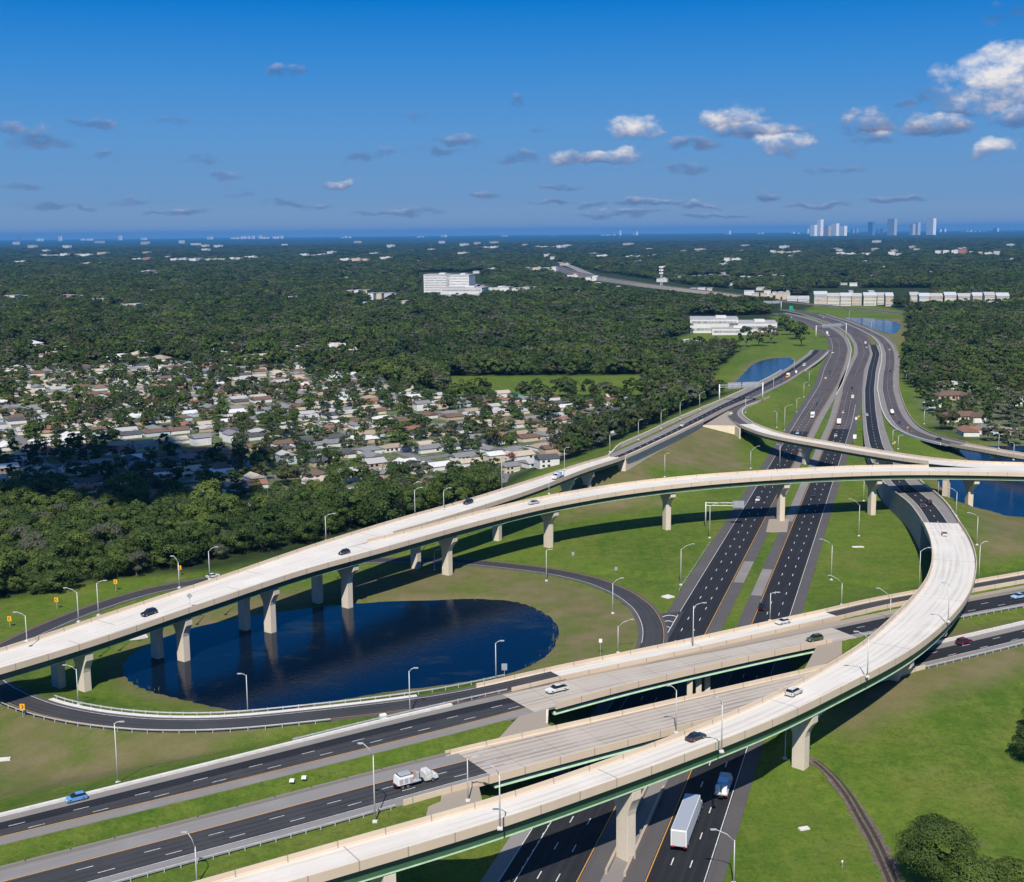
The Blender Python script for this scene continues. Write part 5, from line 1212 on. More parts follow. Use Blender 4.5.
def roof_hip(m_, x0, x1, y0, y1, z, r, ov=.5):
    ym = (y0+y1)/2; d = (y1-y0)/2
    v = [(x0-ov,y0-ov,z),(x1+ov,y0-ov,z),(x1+ov,y1+ov,z),(x0-ov,y1+ov,z),(x0+d,ym,z+r),(x1-d,ym,z+r)]
    m_.add(v, [(0,1,5,4),(2,3,4,5),(0,4,3),(1,2,5),(3,2,1,0)])
HM_ = {}
def house_proto(style, roof, wall_):
    key = (style, roof, wall_)
    if key in HM_: return HM_[key]
    w = MB(); r = MB(); L, Dp, hz = [(15,9,2.7),(17,9.5,2.8),(13,10,2.8),(12,9,5.4),(18,8.5,2.7)][style]
    x0, x1, y0, y1 = -L/2, L/2, -Dp/2, Dp/2
    w.box((0,0,hz/2-.3), (L,Dp,hz+.6))
    if style in (0,3): roof_gable(r, x0, x1, y0, y1, hz, Dp*.24)
    else: roof_hip(r, x0, x1, y0, y1, hz, Dp*.22)
    if style in (0,1,4):
        s = x1-6.2; w.box((s+3.1,y0-2.0,hz/2-.3), (6.0,4.2,hz+.6)); roof_gable(r, s+.1, s+6.1, y0-4.1, y1-2.5, hz+.06, 1.6, .45, 'y'); gy_, gx_ = y0-4.15, s+3.1
    else: gy_, gx_ = y0-.05, x1-3.4
    if style == 3:  # gable walls
        pass
    # gable infill so the end walls reach the ridge
    if style in (0,3): w.prism([(y0,hz-.01),(y1,hz-.01),(0,hz+Dp*.24*.88)], 'x', x0+.02, x1-.02)
    if style in (0,1,4): w.prism([(gx_-3,hz-.01),(gx_+3,hz-.01),(gx_,hz+1.35)], 'y', y0-4.08, y0-1)
    wins = []
    for k in range(3 if style != 3 else 2):
        cx_ = x0+2.2+k*3.2; wins.append((cx_, y0-.04, 1.5))
        if style == 3: wins.append((cx_, y0-.04, 4.1)); 
    if style == 3: wins.append((x1-3,y0-.04,4.1))
    wins += [(x0+3,y1+.04,1.5),(x1-3,y1+.04,1.5)]
    wm_ = MB().box((0,0,0), (1.6,.08,1.2)).mesh('window', MT['glass'])
    HM_[key] = (w.mesh('wall', MT['house_wall_'+wall_.replace(' ','_')]), r.mesh('roof', MT['roof_'+roof.replace(' ','_')]), wins, wm_,
                MB().box((0,0,0), (4.6,.08,2.1)).mesh('garage_door', MT['garage']), (gx_, gy_, 1.1), MB().box((0,0,0), (1.0,.08,2.1)).mesh('door', MT['door']), (x1-7.6 if style in (0,1,4) else 0, y0-.05, 1.1), MB().box((0,0,0), (.9,.7,1.2)).mesh('chimney', MT['house_wall_tan']))
    return HM_[key]
def house(X, Y, rz, style, roof, wall_, label, group='suburban houses', sc=1., detail=True):
    root = empty('house', (X, Y, gz(X, Y)), rz, label, 'house', group); root.scale = (sc, sc, sc)
    w, r, wins, wm_, gd, gp_, dm, dp, ch = house_proto(style, roof, wall_)
    link('wall', w, root); ro = link('roof', r, root)
    if detail:
        for c in wins[:4]: link('window', wm_, root, c)
        link('garage_door', gd, root, gp_); link('door', dm, root, dp)
    return root
HOUSES = []
rnd = random.Random(11)
WALLK = list(WALLS); ROOFK = list(ROOFS)
VERB = {0:'long gabled',1:'hip roofed',2:'compact hip roofed',3:'two storey gabled',4:'low wide'}
def in_poly(x, y, P): return bool(pip(np.array([x]), np.array([y]), P)[0])
def near_path(x, y, Ps, d):
    for P in Ps:
        if np.min((P.p[:,0]-x)**2+(P.p[:,1]-y)**2) < d*d: return True
    return False
# special houses seen clearly
SPEC = [(601,446,0,3,'dark grey','white','white shed like house with a dark grey roof beside the left deck',.8),
        (612,492,0,0,'grey','white','x',1)]
house(*PX(547,481), .35, 3, 'dark grey', 'white', 'tall white house with a flat looking dark grey roof right beside the left flyover deck', sc=.85)
house(*PX(951,399), .1, 4, 'brown', 'tan', 'long tan building with a wide brown roof behind the round trees at right', 'houses by the right hand pond', 1.3)
house(*PX(960,421), .05, 4, 'brown', 'cream', 'wide brown roofed building above the white gabled house', 'houses by the right hand pond', 1.35)
house(*PX(950,388), .05, 4, 'pale grey', 'white', 'long pale grey roofed building farthest up on the right', 'houses by the right hand pond', 1.3)
house(*PX(968,434.5), 1.5, 0, 'reddish', 'white', 'white gabled house with reddish roof above the pond bank', 'houses by the right hand pond', 1.0)
house(*PX(987,433), 1.6, 0, 'grey', 'pale blue', 'pale blue gabled house with grey roof above the pond bank', 'houses by the right hand pond', 1.0)
house(*PX(1005,434), 1.4, 0, 'tan', 'cream', 'small cream house with tan roof between dark trees at right', 'houses by the right hand pond', .8)
house(*PX(1018,405), .3, 1, 'pale grey', 'white', 'white house with pale roof at the right frame edge, upper one', 'houses by the right hand pond', 1.1)
house(*PX(1000,395), .2, 2, 'white', 'white', 'small white house between trees left of the right frame edge', 'houses by the right hand pond', 1.1)
house(*PX(935,407), .1, 2, 'white', 'pale blue', 'small white and pale blue house at the edge of the lawn', 'houses by the right hand pond', 1.0)
for q_ in [(951,399),(960,421),(950,388),(968,434.5),(987,433),(1005,434),(1018,405),(1000,395),(935,407),(547,481)]: HOUSES.append(PX(*q_))
# rows of houses along slightly bent streets
RA = R(28)    # street direction
rows = {}
ux, uy = math.cos(RA), math.sin(RA); vx, vy = -math.sin(RA), math.cos(RA)
SUBW = SUB
STREETS = []
cand = []
for j in range(-6, 40):
    yy = 430+j*31.0/1.0
    for i in range(-40, 40):
        s = i*19.5+rnd.uniform(-2.5,2.5)+(j % 2)*4
        bend = 14*math.sin(s*.008+j*.35)
        X = -150+ux*s+vx*((j*29.)+bend); Y = 640+uy*s+vy*((j*29.)+bend)
        if j % 2: off = -5.2
        else: off = 5.2
        X += vx*off; Y += vy*off
        if not in_poly(X, Y, SUBW): continue
        cand.append((j, i, X, Y, s))
for j in range(-12, 40):
    s_ = []
    if j % 2 == 0: continue
cand2 = []
for j in range(-14, 26):
    for i in range(-60, 60):
        s = i*17.0+rnd.uniform(-2.2,2.2)+(j % 2)*4; bend = 14*math.sin(s*.008)
        o = j*26.+(4.6 if j % 2 == 0 else -4.6)+bend; X = -150+ux*s+vx*o; Y = 760+uy*s+vy*o
        if in_poly(X, Y, SUBW) and not near_path(X, Y, (DP, GP, IP), 26) and rnd.random() > .12: cand2.append((j, i, X, Y, s))
print('house candidates', len(cand2))
cand2.sort(key=lambda c: math.hypot(c[2], c[3])); NEARH = set(cand2[:262])
rowno = {}; FARH = []
js = sorted({c[0] for c in cand2})
for j in js:
    row = sorted([c for c in cand2 if c[0] == j], key=lambda c: c[4])
    for n, (j_, i, X, Y, s) in enumerate(row):
        st_ = rnd.choice([0,0,0,1,2,3,0,1]); rf = rnd.choice(['brown','brown','grey','pale grey','tan','dark grey','reddish','white','beige','pale grey','grey','brown','grey','dark grey']); wl_ = rnd.choice(['white','white','white','cream','tan','pale blue','cream'])
        slope = math.atan(14*.008*math.cos(s*.008)); rz = RA+slope+(math.pi if j % 2 == 0 else 0)+rnd.uniform(-.06,.06)
        if rnd.random() < .12: rz += math.pi/2
        sc_ = rnd.uniform(.72,.90); HOUSES.append((X, Y))
        if row[n] not in NEARH: FARH.append((X, Y, rz, st_, rf, wl_, sc_)); continue
        if True:
            house(X, Y, rz, st_, rf, wl_, '%s %s house, %s roof, %s from left in suburb row %s' % (VERB[st_], wl_, rf, ordw(n+1), js.index(j)+1), sc=sc_, detail=math.hypot(X,Y) < 760)
# the rest of the suburb, smaller in the picture than any of the above: one object
fv, ff, fm, fmats = [], [], [], []
for X, Y, rz, st_, rf, wl_, sc_ in FARH:
    pr_ = house_proto(st_, rf, wl_); z_ = gz(X, Y); c_, s_ = math.cos(rz)*sc_, math.sin(rz)*sc_
    for me_ in pr_[:2]:
        if me_.materials[0] not in fmats: fmats.append(me_.materials[0])
        b0 = len(fv); fv += [(X+v.co.x*c_-v.co.y*s_, Y+v.co.x*s_+v.co.y*c_, z_+v.co.z*sc_) for v in me_.vertices]
        for p_ in me_.polygons: ff.append([b0+i_ for i_ in p_.vertices]); fm.append(fmats.index(me_.materials[0]))
me_ = bpy.data.meshes.new('suburb_houses'); me_.from_pydata(fv, [], ff)
for q_ in fmats: me_.materials.append(q_)
me_.polygons.foreach_set('material_index', fm); me_.update(); o = link('suburb_houses', me_); o['kind'] = 'stuff'; o['label'] = 'distant houses of the suburb beyond the nearer rows'
# streets between the rows
MT['street'] = mat('street', (.17,.165,.165), .9, noise=.3, col2=(.13,.128,.13))
for j in range(-14, 26):
    if j % 2: continue
    seg = []
    for k in range(-240, 240):
        s = k*5.; bend = 14*math.sin(s*.008); o = (j-.5)*26.+bend; X = -150+ux*s+vx*o; Y = 760+uy*s+vy*o
        if in_poly(X, Y, SUBW) and not near_path(X, Y, (DP, GP, IP), 30): seg.append((X, Y, gz(X, Y)))
        else:
            if len(seg) > 10: STREETS.append(seg)
            seg = []
    if len(seg) > 10: STREETS.append(seg)
for c in (-34, -14, 6, 26, -52):
    seg = []
    for k in range(-80, 160):
        s = c*9.; o = k*5.; X = -150+ux*s+vx*(o+14*math.sin(s*.008)); Y = 760+uy*s+vy*(o+14*math.sin(s*.008))
        if in_poly(X, Y, SUBW) and not near_path(X, Y, (DP, GP, IP), 30): seg.append((X, Y, gz(X, Y)))
    if len(seg) > 10: STREETS.append(seg)
STREETS.append([(*PX(x, y), 0.) for x, y in ((506,490),(510,474),(521,460),(541,445),(562,432),(585,421))])
SP = []
for n, seg in enumerate(STREETS):
    P_ = Path(seg, 3.2, 5, 3)
    for k in range(len(P_.p)): P_.p[k][2] = gz(P_.p[k][0], P_.p[k][1])
    SP.append(P_); o = sweep(P_, 0, P_.s[-1], slab(EL(0), ER(0), .07+.006*n, .3), 'street', 'street'); o['kind'] = 'structure'
# cars parked at the houses near the left deck
pk = [(505,462,'white'),(512,458.5,'silver'),(517,455,'dark'),(498,468,'white'),(527,449,'white'),(345,470,'white'),(468,451,'silver'),(420,463,'white'),(380,480,'red'),(300,488,'white'),(240,470,'silver'),(545,436,'dark'),(574,430,'white'),(440,440,'white'),(360,440,'silver'),(150,470,'white'),(200,500,'white'),(275,452,'dark')]
pk.sort()
for n, (x, y, c) in enumerate(pk):
    X, Y = PX(x, y); root = empty('car', (X, Y, gz(X, Y)+.1), RA+(math.pi/2 if n % 2 else 0), '%s car parked among the suburb houses, %s parked car from the left' % (c, ordw(n+1)), 'car', 'parked cars in the suburb'); build_vehicle('sedan' if n % 3 else 'suv', c, root)

# ------------------------------------------------------------------ trees
LM = {}
def leaf_mat(name, a, b_, c_):
    m = bpy.data.materials.new(name); m.use_nodes = True; nt = m.node_tree; b = nt.nodes['Principled BSDF']; b.inputs['Roughness'].default_value = .7; b.inputs['Specular IOR Level'].default_value = .25
    oi = N(nt, 'ShaderNodeObjectInfo'); ge = N(nt, 'ShaderNodeNewGeometry'); 
    x = N(nt, 'ShaderNodeValToRGB'); x.color_ramp.elements[0].color = (*a,1); x.color_ramp.elements[1].color = (*c_,1); e = x.color_ramp.elements.new(.5); e.color = (*b_,1)
    q = N(nt, 'ShaderNodeTexNoise'); q.inputs['Scale'].default_value = .0065; q.inputs['Detail'].default_value = 5; nt.links.new(ge.outputs['Position'], q.inputs[0])
    at = N(nt, 'ShaderNodeAttribute'); at.attribute_name = 'tone'
    f = M(nt, 'ADD', M(nt, 'MULTIPLY', oi.outputs['Random'], .55), M(nt, 'MULTIPLY', M(nt,'SUBTRACT',q.outputs[0],.5), 1.9)); f = M(nt, 'ADD', f, M(nt, 'MULTIPLY', at.outputs['Fac'], .45), clamp=True)
    nt.links.new(f, x.inputs[0]); nt.links.new(x.outputs[0], b.inputs['Base Color'])
    tr = N(nt, 'ShaderNodeBsdfTranslucent'); nt.links.new(x.outputs[0], tr.inputs[0]); ms = N(nt, 'ShaderNodeMixShader'); ms.inputs[0].default_value = .22
    nt.links.new(b.outputs[0], ms.inputs[1]); nt.links.new(tr.outputs[0], ms.inputs[2]); nt.links.new(ms.outputs[0], nt.nodes['Material Output'].inputs[0]); return m
LEAF = leaf_mat('foliage', (.024,.048,.010), (.050,.086,.015), (.105,.138,.028))
LEAF_BRIGHT = leaf_mat('foliage_bright', (.065,.105,.018), (.085,.125,.020), (.12,.15,.03))
LEAF_OLIVE = leaf_mat('foliage_olive', (.045,.052,.018), (.065,.072,.024), (.10,.10,.035))
LEAF_RED = leaf_mat('foliage_red', (.16,.02,.02), (.2,.03,.02), (.25,.05,.03))
LEAF_GREY = leaf_mat('foliage_grey', (.05,.065,.035), (.075,.085,.05), (.11,.12,.075))
BARK = mat('bark', (.11,.085,.065), .9, noise=2.)
def crown_mesh(seed, rad, hgt, nclump, nleaf, leaf, mt, trunk_h, name='crown', flat=.55, shell=.6):
    """leaf faces gathered in clumps through a lumpy volume"""
    g = np.random.default_rng(seed)
    C = []
    while len(C) < nclump:
        p = g.uniform(-1, 1, 3); r_ = np.linalg.norm(p)
        if r_ > 1 or r_ < .25: continue
        if p[2] < -.75: continue
        C.append(p/max(r_, .01)*(.45+.42*r_))
    C = np.array(C); C[:,0] *= rad; C[:,1] *= rad; C[:,2] *= hgt/2; C[:,0] += g.uniform(-.1,.1)*rad
    cr_ = g.uniform(.22, .42, nclump)*rad
    tone = g.uniform(0, 1, nclump)**1.5
    ci = g.integers(0, nclump, nleaf); d = g.normal(size=(nleaf, 3)); d /= np.linalg.norm(d, axis=1)[:,None]; d[:,2] = np.where(d[:,2] < -.3, -d[:,2], d[:,2])
    rr = g.uniform(.65, 1.08, nleaf)**.5
    pos = C[ci]+d*(cr_[ci]*rr)[:,None]*np.array([1,1,.8])
    out = pos/np.array([rad, rad, hgt/2]); on = np.linalg.norm(out, axis=1); out /= on[:,None]+1e-6
    nrm = d*.9+out*.7+g.normal(size=(nleaf, 3))*.45; nrm /= np.linalg.norm(nrm, axis=1)[:,None]
    a = np.cross(nrm, g.normal(size=(nleaf, 3))); a /= np.linalg.norm(a, axis=1)[:,None]; b_ = np.cross(nrm, a)
    s = leaf*g.uniform(.6, 1.25, nleaf)[:,None]/2; k = g.uniform(.55, .9, nleaf)[:,None]
    v = np.stack([pos-a*s, pos-b_*s*k, pos+a*s*1.1, pos+b_*s*k], 1).reshape(-1, 3); v[:,2] += trunk_h+hgt/2
    me = bpy.data.meshes.new(name); me.vertices.add(len(v)); me.vertices.foreach_set('co', v.ravel()); n = nleaf
    me.loops.add(4*n); me.loops.foreach_set('vertex_index', np.arange(4*n)); me.polygons.add(n); me.polygons.foreach_set('loop_start', np.arange(n)*4); me.polygons.foreach_set('loop_total', np.full(n, 4))
    at = me.attributes.new('tone', 'FLOAT', 'FACE'); at.data.foreach_set('value', tone[ci].astype(np.float32))
    me.update(calc_edges=True); me.materials.append(mt); return me
def trunk_mesh(seed, h, r, spread):
    g = random.Random(seed); m_ = MB(); m_.tube([(0,0,-.4),(g.uniform(-.2,.2),g.uniform(-.2,.2),h*.5),(g.uniform(-.3,.3),g.uniform(-.3,.3),h)], [r,r*.75,r*.5], 7)
    for k in range(5):
        a = k*1.26+g.uniform(-.3,.3); m_.tube([(0,0,h*.75),(math.cos(a)*spread*.4,math.sin(a)*spread*.4,h*1.15),(math.cos(a)*spread*.8,math.sin(a)*spread*.8,h*1.6)], [r*.45,r*.3,r*.12], 5)
    return m_.mesh('trunk', BARK)
TREES = []
def tproto(seed, rad, hgt, ncl, nl, leaf, mt, th): return (crown_mesh(seed, rad, hgt, ncl, nl, leaf, mt, th), trunk_mesh(seed, th+1, .35, rad*.6), rad)
NEARP = [tproto(s, *a) for s, a in enumerate([(5.2,8.5,26,3000,.62,LEAF,1.3),(4.6,9.5,24,2800,.6,LEAF,1.2),(6.0,8.0,30,3400,.65,LEAF,1.2),(4.2,7.5,20,2400,.55,LEAF,.9),(5.4,9.0,26,3000,.6,LEAF_BRIGHT,1.2),(4.8,8.0,24,2600,.55,LEAF_GREY,1.2)])]
MIDP = [tproto(20+s, *a) for s, a in enumerate([(5.0,8.0,16,620,1.25,LEAF,2.5),(5.6,7.5,18,700,1.3,LEAF,2.4),(4.4,9.0,15,560,1.2,LEAF,2.6),(4.8,7.0,16,600,1.25,LEAF,2.0)])]
TREE_N = 0
def tree(X, Y, proto, sc, label, group='trees', rz=0., name='tree', hz=1.):
    root = empty(name, (X, Y, gz(X, Y)-.1), rz, label, 'tree', group); root.scale = (sc, sc, sc*hz)
    link('crown', proto[0], root); link('trunk', proto[1], root); return root
# the two big trees at the lower right and the one at the right edge
LEAF_DARK = leaf_mat('foliage_dark', (.014,.030,.007), (.028,.050,.010), (.06,.088,.018)); BIG = tproto(77, 6.8, 12.5, 90, 22000, .36, LEAF, 1.6); BIG2 = tproto(78, 6.0, 8.5, 50, 11000, .42, LEAF_BRIGHT, 1.2); BIG3 = tproto(79, 5.0, 9.5, 44, 9000, .42, LEAF, 1.2)
X, Y = PX(934,888); tree(X, Y, BIG, .98, 'large dark green tree at the lower right on the bright lawn', 'trees on the right lawn')
X, Y = PX(975,905); tree(X, Y, BIG2, .95, 'yellow green bushy tree right of the large tree, cut by the lower frame edge', 'trees on the right lawn', 1.)
X, Y = PX(1008,900); tree(X, Y, BIG2, .8, 'low yellow green tree in the lower right corner', 'trees on the right lawn', 2.4)
X, Y = PX(1030,775); tree(X, Y, BIG3, .8, 'dark tree cut by the right frame edge, above the lawn corner', 'trees on the right lawn')
X, Y = PX(1036,752); tree(X, Y, BIG3, .72, 'small dark tree at the right frame edge, behind the other one', 'trees on the right lawn', 2.)
for n, (x, y, k, sc_, w_) in enumerate([(84,540,4,1.45,'tallest bright green tree at the left of the tree belt'),(104,536,4,1.1,'bright green tree right beside the tallest one in the belt'),(352,512,4,.95,'yellow green tree at the right end of the tree belt'),(372,508,4,.8,'small yellow green tree at the right end of the belt'),(330,534,4,.8,'light green tree behind the lamp in front of the belt')]):
    X, Y = PX(x, y); tree(X, Y, NEARP[k], sc_, w_, 'trees standing out of the belt', n*1.3)
# candidates by zones
g = np.random.default_rng(5)
MID = [(10,40,301,295.5,'bwhite'),(60,84,300,294.5,'bred'),(86,108,303,298,'bwhite'),(110,150,309,304,'bwhite'),(345,372,296,290,'btan'),(368,396,300,293.5,'bwhite'),(255,300,300,295.5,'btan'),(352,392,306,302,'bwhite'),(500,520,294,287,'bwhite'),(522,540,293,287,'bwhite'),
 (585,604,282,276,'bwhite'),(524,560,272,267,'bwhite'),(618,640,259,256,'bwhite'),(643,657,257,254,'bwhite'),(596,608,258,255,'bwhite'),(740,790,279,275,'bwhite'),(675,735,278,274.5,'btan'),(744,754,300,291,'bwhite'),(752,790,300,293,'btan'),(764,790,296,291,'bwhite'),(690,712,294,288,'btan'),(955,968,280,275,'bwhite'),
 (170,200,262,258,'bwhite'),(205,240,262,257.5,'bwhite'),(132,150,261,257,'bred'),(80,90,257,254,'bwhite'),(40,70,256,253.5,'btan'),(340,370,262,258,'bwhite'),(380,390,261,257,'bwhite'),(240,262,259,256,'bwhite'),(300,330,256.5,254,'btan'),(0,24,300,296,'btan'),
 (724,745,262,258,'bwhite'),(836,870,256,252.5,'bwhite'),(888,910,256,252,'bwhite'),(935,975,255,250,'bwhite'),(978,1000,256,251,'bwhite'),(1004,1024,262,258.5,'bwhite'),(770,800,254,250.5,'bwhite'),(480,500,249,246,'bwhite'),(535,560,248,245.5,'bwhite'),(840,862,286,282,'bwhite'),(470,486,291,285,'bred'),(400,418,307,301,'btan')]
_r5 = random.Random(8); _M = []
for a, b_, c_, d_, m_t in MID:
    if b_-a < 13: _M.append((a,b_,c_,d_,m_t)); continue
    x = a
    while x < b_-2:
        w_ = _r5.uniform(3.5,9); x2 = min(b_, x+w_); _M.append((x, x2, c_+_r5.uniform(-1.2,.8), d_+_r5.uniform(-.3,1.6), _r5.choice([m_t,m_t,'bwhite','btan','bred' if _r5.random() < .3 else 'bgrey']))); x = x2+_r5.uniform(.8,3.5)
MID = _M
APT0 = []; _r6 = random.Random(2)
for a, b_ in ((814,893),(910,1010)):
    x = a
    while x < b_-4:
        x2 = min(b_, x+_r6.uniform(7,13)); APT0.append((x, x2, 305.5+_r6.uniform(-.8,1.0), 295.6+_r6.uniform(-1.3,1.6))); x = x2+_r6.uniform(.5,2.2)
APT = APT0+[(424,450,297,275),(441,482,299,288),(482,508,295,288),(787,809,304.5,299)]
HX = [(452,330),(470,327),(495,322),(455,342),(520,348),(545,345),(620,312),(648,332),(660,330),(600,305),(560,312),(402,326),(415,322),(120,360),(140,357),(160,362),(60,352),(640,338),(690,345),(30,340),(300,352),(330,349),(210,345),(245,350)]
_r4 = random.Random(17); HX += [(_r4.uniform(0,640), 303+_r4.random()*58) for _ in range(46)]
_r3 = random.Random(31)
SPK = [(lambda x, y: (x, x+_r3.uniform(4,11)*(1 if y > 262 else .8), y, y-_r3.uniform(1.6,3.2)))(_r3.uniform(0,1015), 243+_r3.random()**1.6*52) for _ in range(110)]
BELT = toworld([(-260,640),(-60,612),(0,600),(60,592),(125,577),(215,562),(300,546),(372,519),(400,509),(392,505),(365,508),(330,505),(285,512),(210,526),(160,514),(90,502),(0,500),(-260,510)])
HOPEN = [toworld(p) for p in ([(445,376),(645,375),(645,396),(500,397),(445,397)], [(640,349),(690,331),(768,331),(775,347),(715,353),(640,352)])]
CLEAR_PX = [([(415,272),(485,272),(488,298),(415,298)]), ([(683,315),(778,315),(778,336),(683,336)]), ([(808,288),(935,288),(935,306),(808,305)]),
  ([(835,298),(910,309),(912,345),(896,338),(905,380),(930,425),(1000,446),(1100,452),(1100,560),(700,560),(620,470),(640,440),(720,396),(704,392),(735,372),(752,354),(800,352),(800,332),(776,330),(765,310),(800,296)]),
  ([(540,258),(600,272),(700,286),(790,294),(800,304),(740,304),(640,293),(560,280)]), ([(1000,478),(1200,440),(1200,545),(930,545),(930,470)])]
def yhz(x): return 238-.0098*x
for a, b_, c_, d_, *_r in MID+APT+SPK: CLEAR_PX.append([(a-1.5,c_-1.5),(b_+1.5,c_-1.5),(b_+1.5,c_+(c_-yhz(b_))*.062+.3),(a-1.5,c_+(c_-yhz(a))*.062+.3)])
CLEAR_PX.append([(490,497),(499,462),(520,446),(548,430),(566,424),(562,437),(545,452),(566,468),(566,490),(520,503)])
CLEAR_PX.append([(550,262),(600,272),(640,279),(760,293),(800,300),(795,307),(740,305),(640,298),(590,289),(550,272)])
CLEAR = [toworld(p) for p in CLEAR_PX]
CIRC = [(PX(x, y)[0], PX(x, y)[1]-12, 27) for x, y in HX]+[(PX(x, y)[0], PX(x, y)[1]-10, r_) for x, y, r_ in ((951,399,24),(960,421,26),(950,388,22),(968,434.5,15),(987,433,15),(1005,434,13),(1018,405,14),(1000,395,14),(935,407,14))]
def blocked(x, y):
    m = np.zeros(x.shape, bool)
    for p in CLEAR+HOPEN: m |= pip(x, y, p)
    for Wp, zw in POND_W: m |= pip(x, y, Wp)
    for cx_, cy_, r_ in CIRC: m |= (x-cx_)**2+(y-cy_)**2 < r_*r_
    return m
class Hash:
    def __init__(s, c): s.c = c; s.d = {}
    def ok(s, x, y, r):
        i, j = int(x//s.c), int(y//s.c); k = int(r//s.c)+1
        for a in range(i-k, i+k+1):
            for b in range(j-k, j+k+1):
                for q in s.d.get((a,b), ()):
                    if (q[0]-x)**2+(q[1]-y)**2 < r*r: return False
        return True
    def add(s, x, y): s.d.setdefault((int(x//s.c), int(y//s.c)), []).append((x, y))
HS_ = Hash(10); 
for q in HOUSES: HS_.add(*q)
for P_ in SP:
    for q in P_.p[::1]: pass
PTS = []   # x, y, scale, tag
TH_ = Hash(8)
def scatter(poly, n, rmin, sc, tagv, house_r=0., cond=None):
    xs = [p[0] for p in poly]; ys = [p[1] for p in poly]; c = 0
    X = g.uniform(min(xs), max(xs), n); Y = g.uniform(min(ys), max(ys), n); ok = pip(X, Y, poly) & ~blocked(X, Y)
    for x, y in zip(X[ok], Y[ok]):
        if not TH_.ok(x, y, rmin): continue
        if house_r and not HS_.ok(x, y, house_r): continue
        if near_path(x, y, (DP, IP, KP), 17): continue
        if cond and not cond(x, y): continue
        TH_.add(x, y); PTS.append((x, y, sc*g.uniform(.6, 1.35), tagv)); c += 1
    return c
print('belt', scatter(BELT, 6000, 5.6, 1.0, 'belt', 9))
print('suburb big', scatter(SUB, 3000, 12, 1.05, 'suburb', 8.5, cond=lambda x, y: g.random() < .16))
print('suburb', scatter(SUB, 40000, 8.2, .74, 'suburb', 9.0, cond=lambda x, y: math.sin(x*.045+1)+math.sin(y*.037+x*.02) > -.9 and min(np.min((P_.p[:,0]-x)**2+(P_.p[:,1]-y)**2) for P_ in SP) > 20))
print('suburb2', scatter(SUB2, 2500, 8, .95, 'right suburb', 12))
# forests beyond: rows of jittered points whose spacing grows with distance
def forest(y0, y1, sp, sc, tagv, wmax):
    Y = y0
    while Y < y1:
        hwid = Y*.46+60; nx_ = int(2*hwid/sp); X = np.linspace(-hwid, hwid, nx_)+g.uniform(-.5,.5,nx_)*sp*.9; YY = Y+g.uniform(-.5,.5,nx_)*sp*.9
        m = ~blocked(X, YY) & ~pip(X, YY, SUB) & ~pip(X, YY, SUB2) & ~pip(X, YY, BELT)
        for p in OPEN: m &= ~pip(X, YY, p)
        gap = np.sin(X*.004+1.7)+np.sin(YY*.0031)+np.sin((X+YY)*.0023+2) 
        m &= ~((np.sin(X*.013+YY*.004)+np.sin(YY*.009+1)+np.sin((X-YY)*.0071+2) < -2.25) & (YY > 1800))
        if Y < 1400:
            for P_ in (DP, KP, AR):
                m &= np.array([not near_path(a, b, (P_,), 16) for a, b in zip(X, YY)])
        for a, b in zip(X[m], YY[m]): PTS.append((a, b, sc*g.uniform(.6,1.45), tagv))
        Y += sp*.87
forest(520, 1500, 7.6, 1.12, 'forest', 0); n_f1 = len(PTS)
forest(1500, 3000, 12., 1.65, 'forest', 0); forest(3000, 6500, 25, 3.2, 'far', 0); forest(6500, 15000, 62, 7., 'far', 0)
# keep building clearings free
print('tree points', len(PTS))
P = np.array([(a[0], a[1], a[2]) for a in PTS]); tg = [a[3] for a in PTS]; dist = np.hypot(P[:,0], P[:,1])
vis = np.array([(lambda q: -10 < q[0] < 1034 and q[1] < 900)(toPX(a[0], a[1], 6)) for a in PTS])
order = [i for i in np.argsort(dist) if vis[i]][:290]
single = set(order); cnt = {}
by = {}
for i in order: by.setdefault(tg[i], []).append(i)
words = {'belt':'belt by the loop ramp','suburb':'suburb','right suburb':'cluster at right','forest':'woods'}
kindw = ['broad dark green tree','tall dark green tree','wide spreading green tree','small rounded green tree','bright yellow green tree','grey green tree']
for t_, ids in by.items():
    ids.sort(key=lambda i: toPX(P[i,0], P[i,1], 0)[0])
    for n, i in enumerate(ids):
        k = int(g.choice([0,0,1,1,2,2,3,3,4,5], 1)[0]) if t_ != 'right suburb' else int(g.integers(0,4))
        tree(P[i,0], P[i,1], NEARP[k], P[i,2]*(1.0 if t_ != 'right suburb' else 1.1), '%s, number %s from left in the %s' % (kindw[k], ordw(n+1).replace(' and ','-').replace(' ','-'), words[t_]), 'trees in the '+words[t_], g.uniform(0,6.28), hz=g.uniform(.85,1.2))
tree(*PX(512,462), NEARP[3], .5, 'small red leaved tree beside the parked cars near the left deck', 'trees in the suburb beyond the flyover')
bpy.data.objects[[o.name for o in COL.objects if o.name.startswith('crown')][-1]].data = crown_mesh(301, 4.2, 7.5, 20, 2400, .55, LEAF_RED, 2.4)
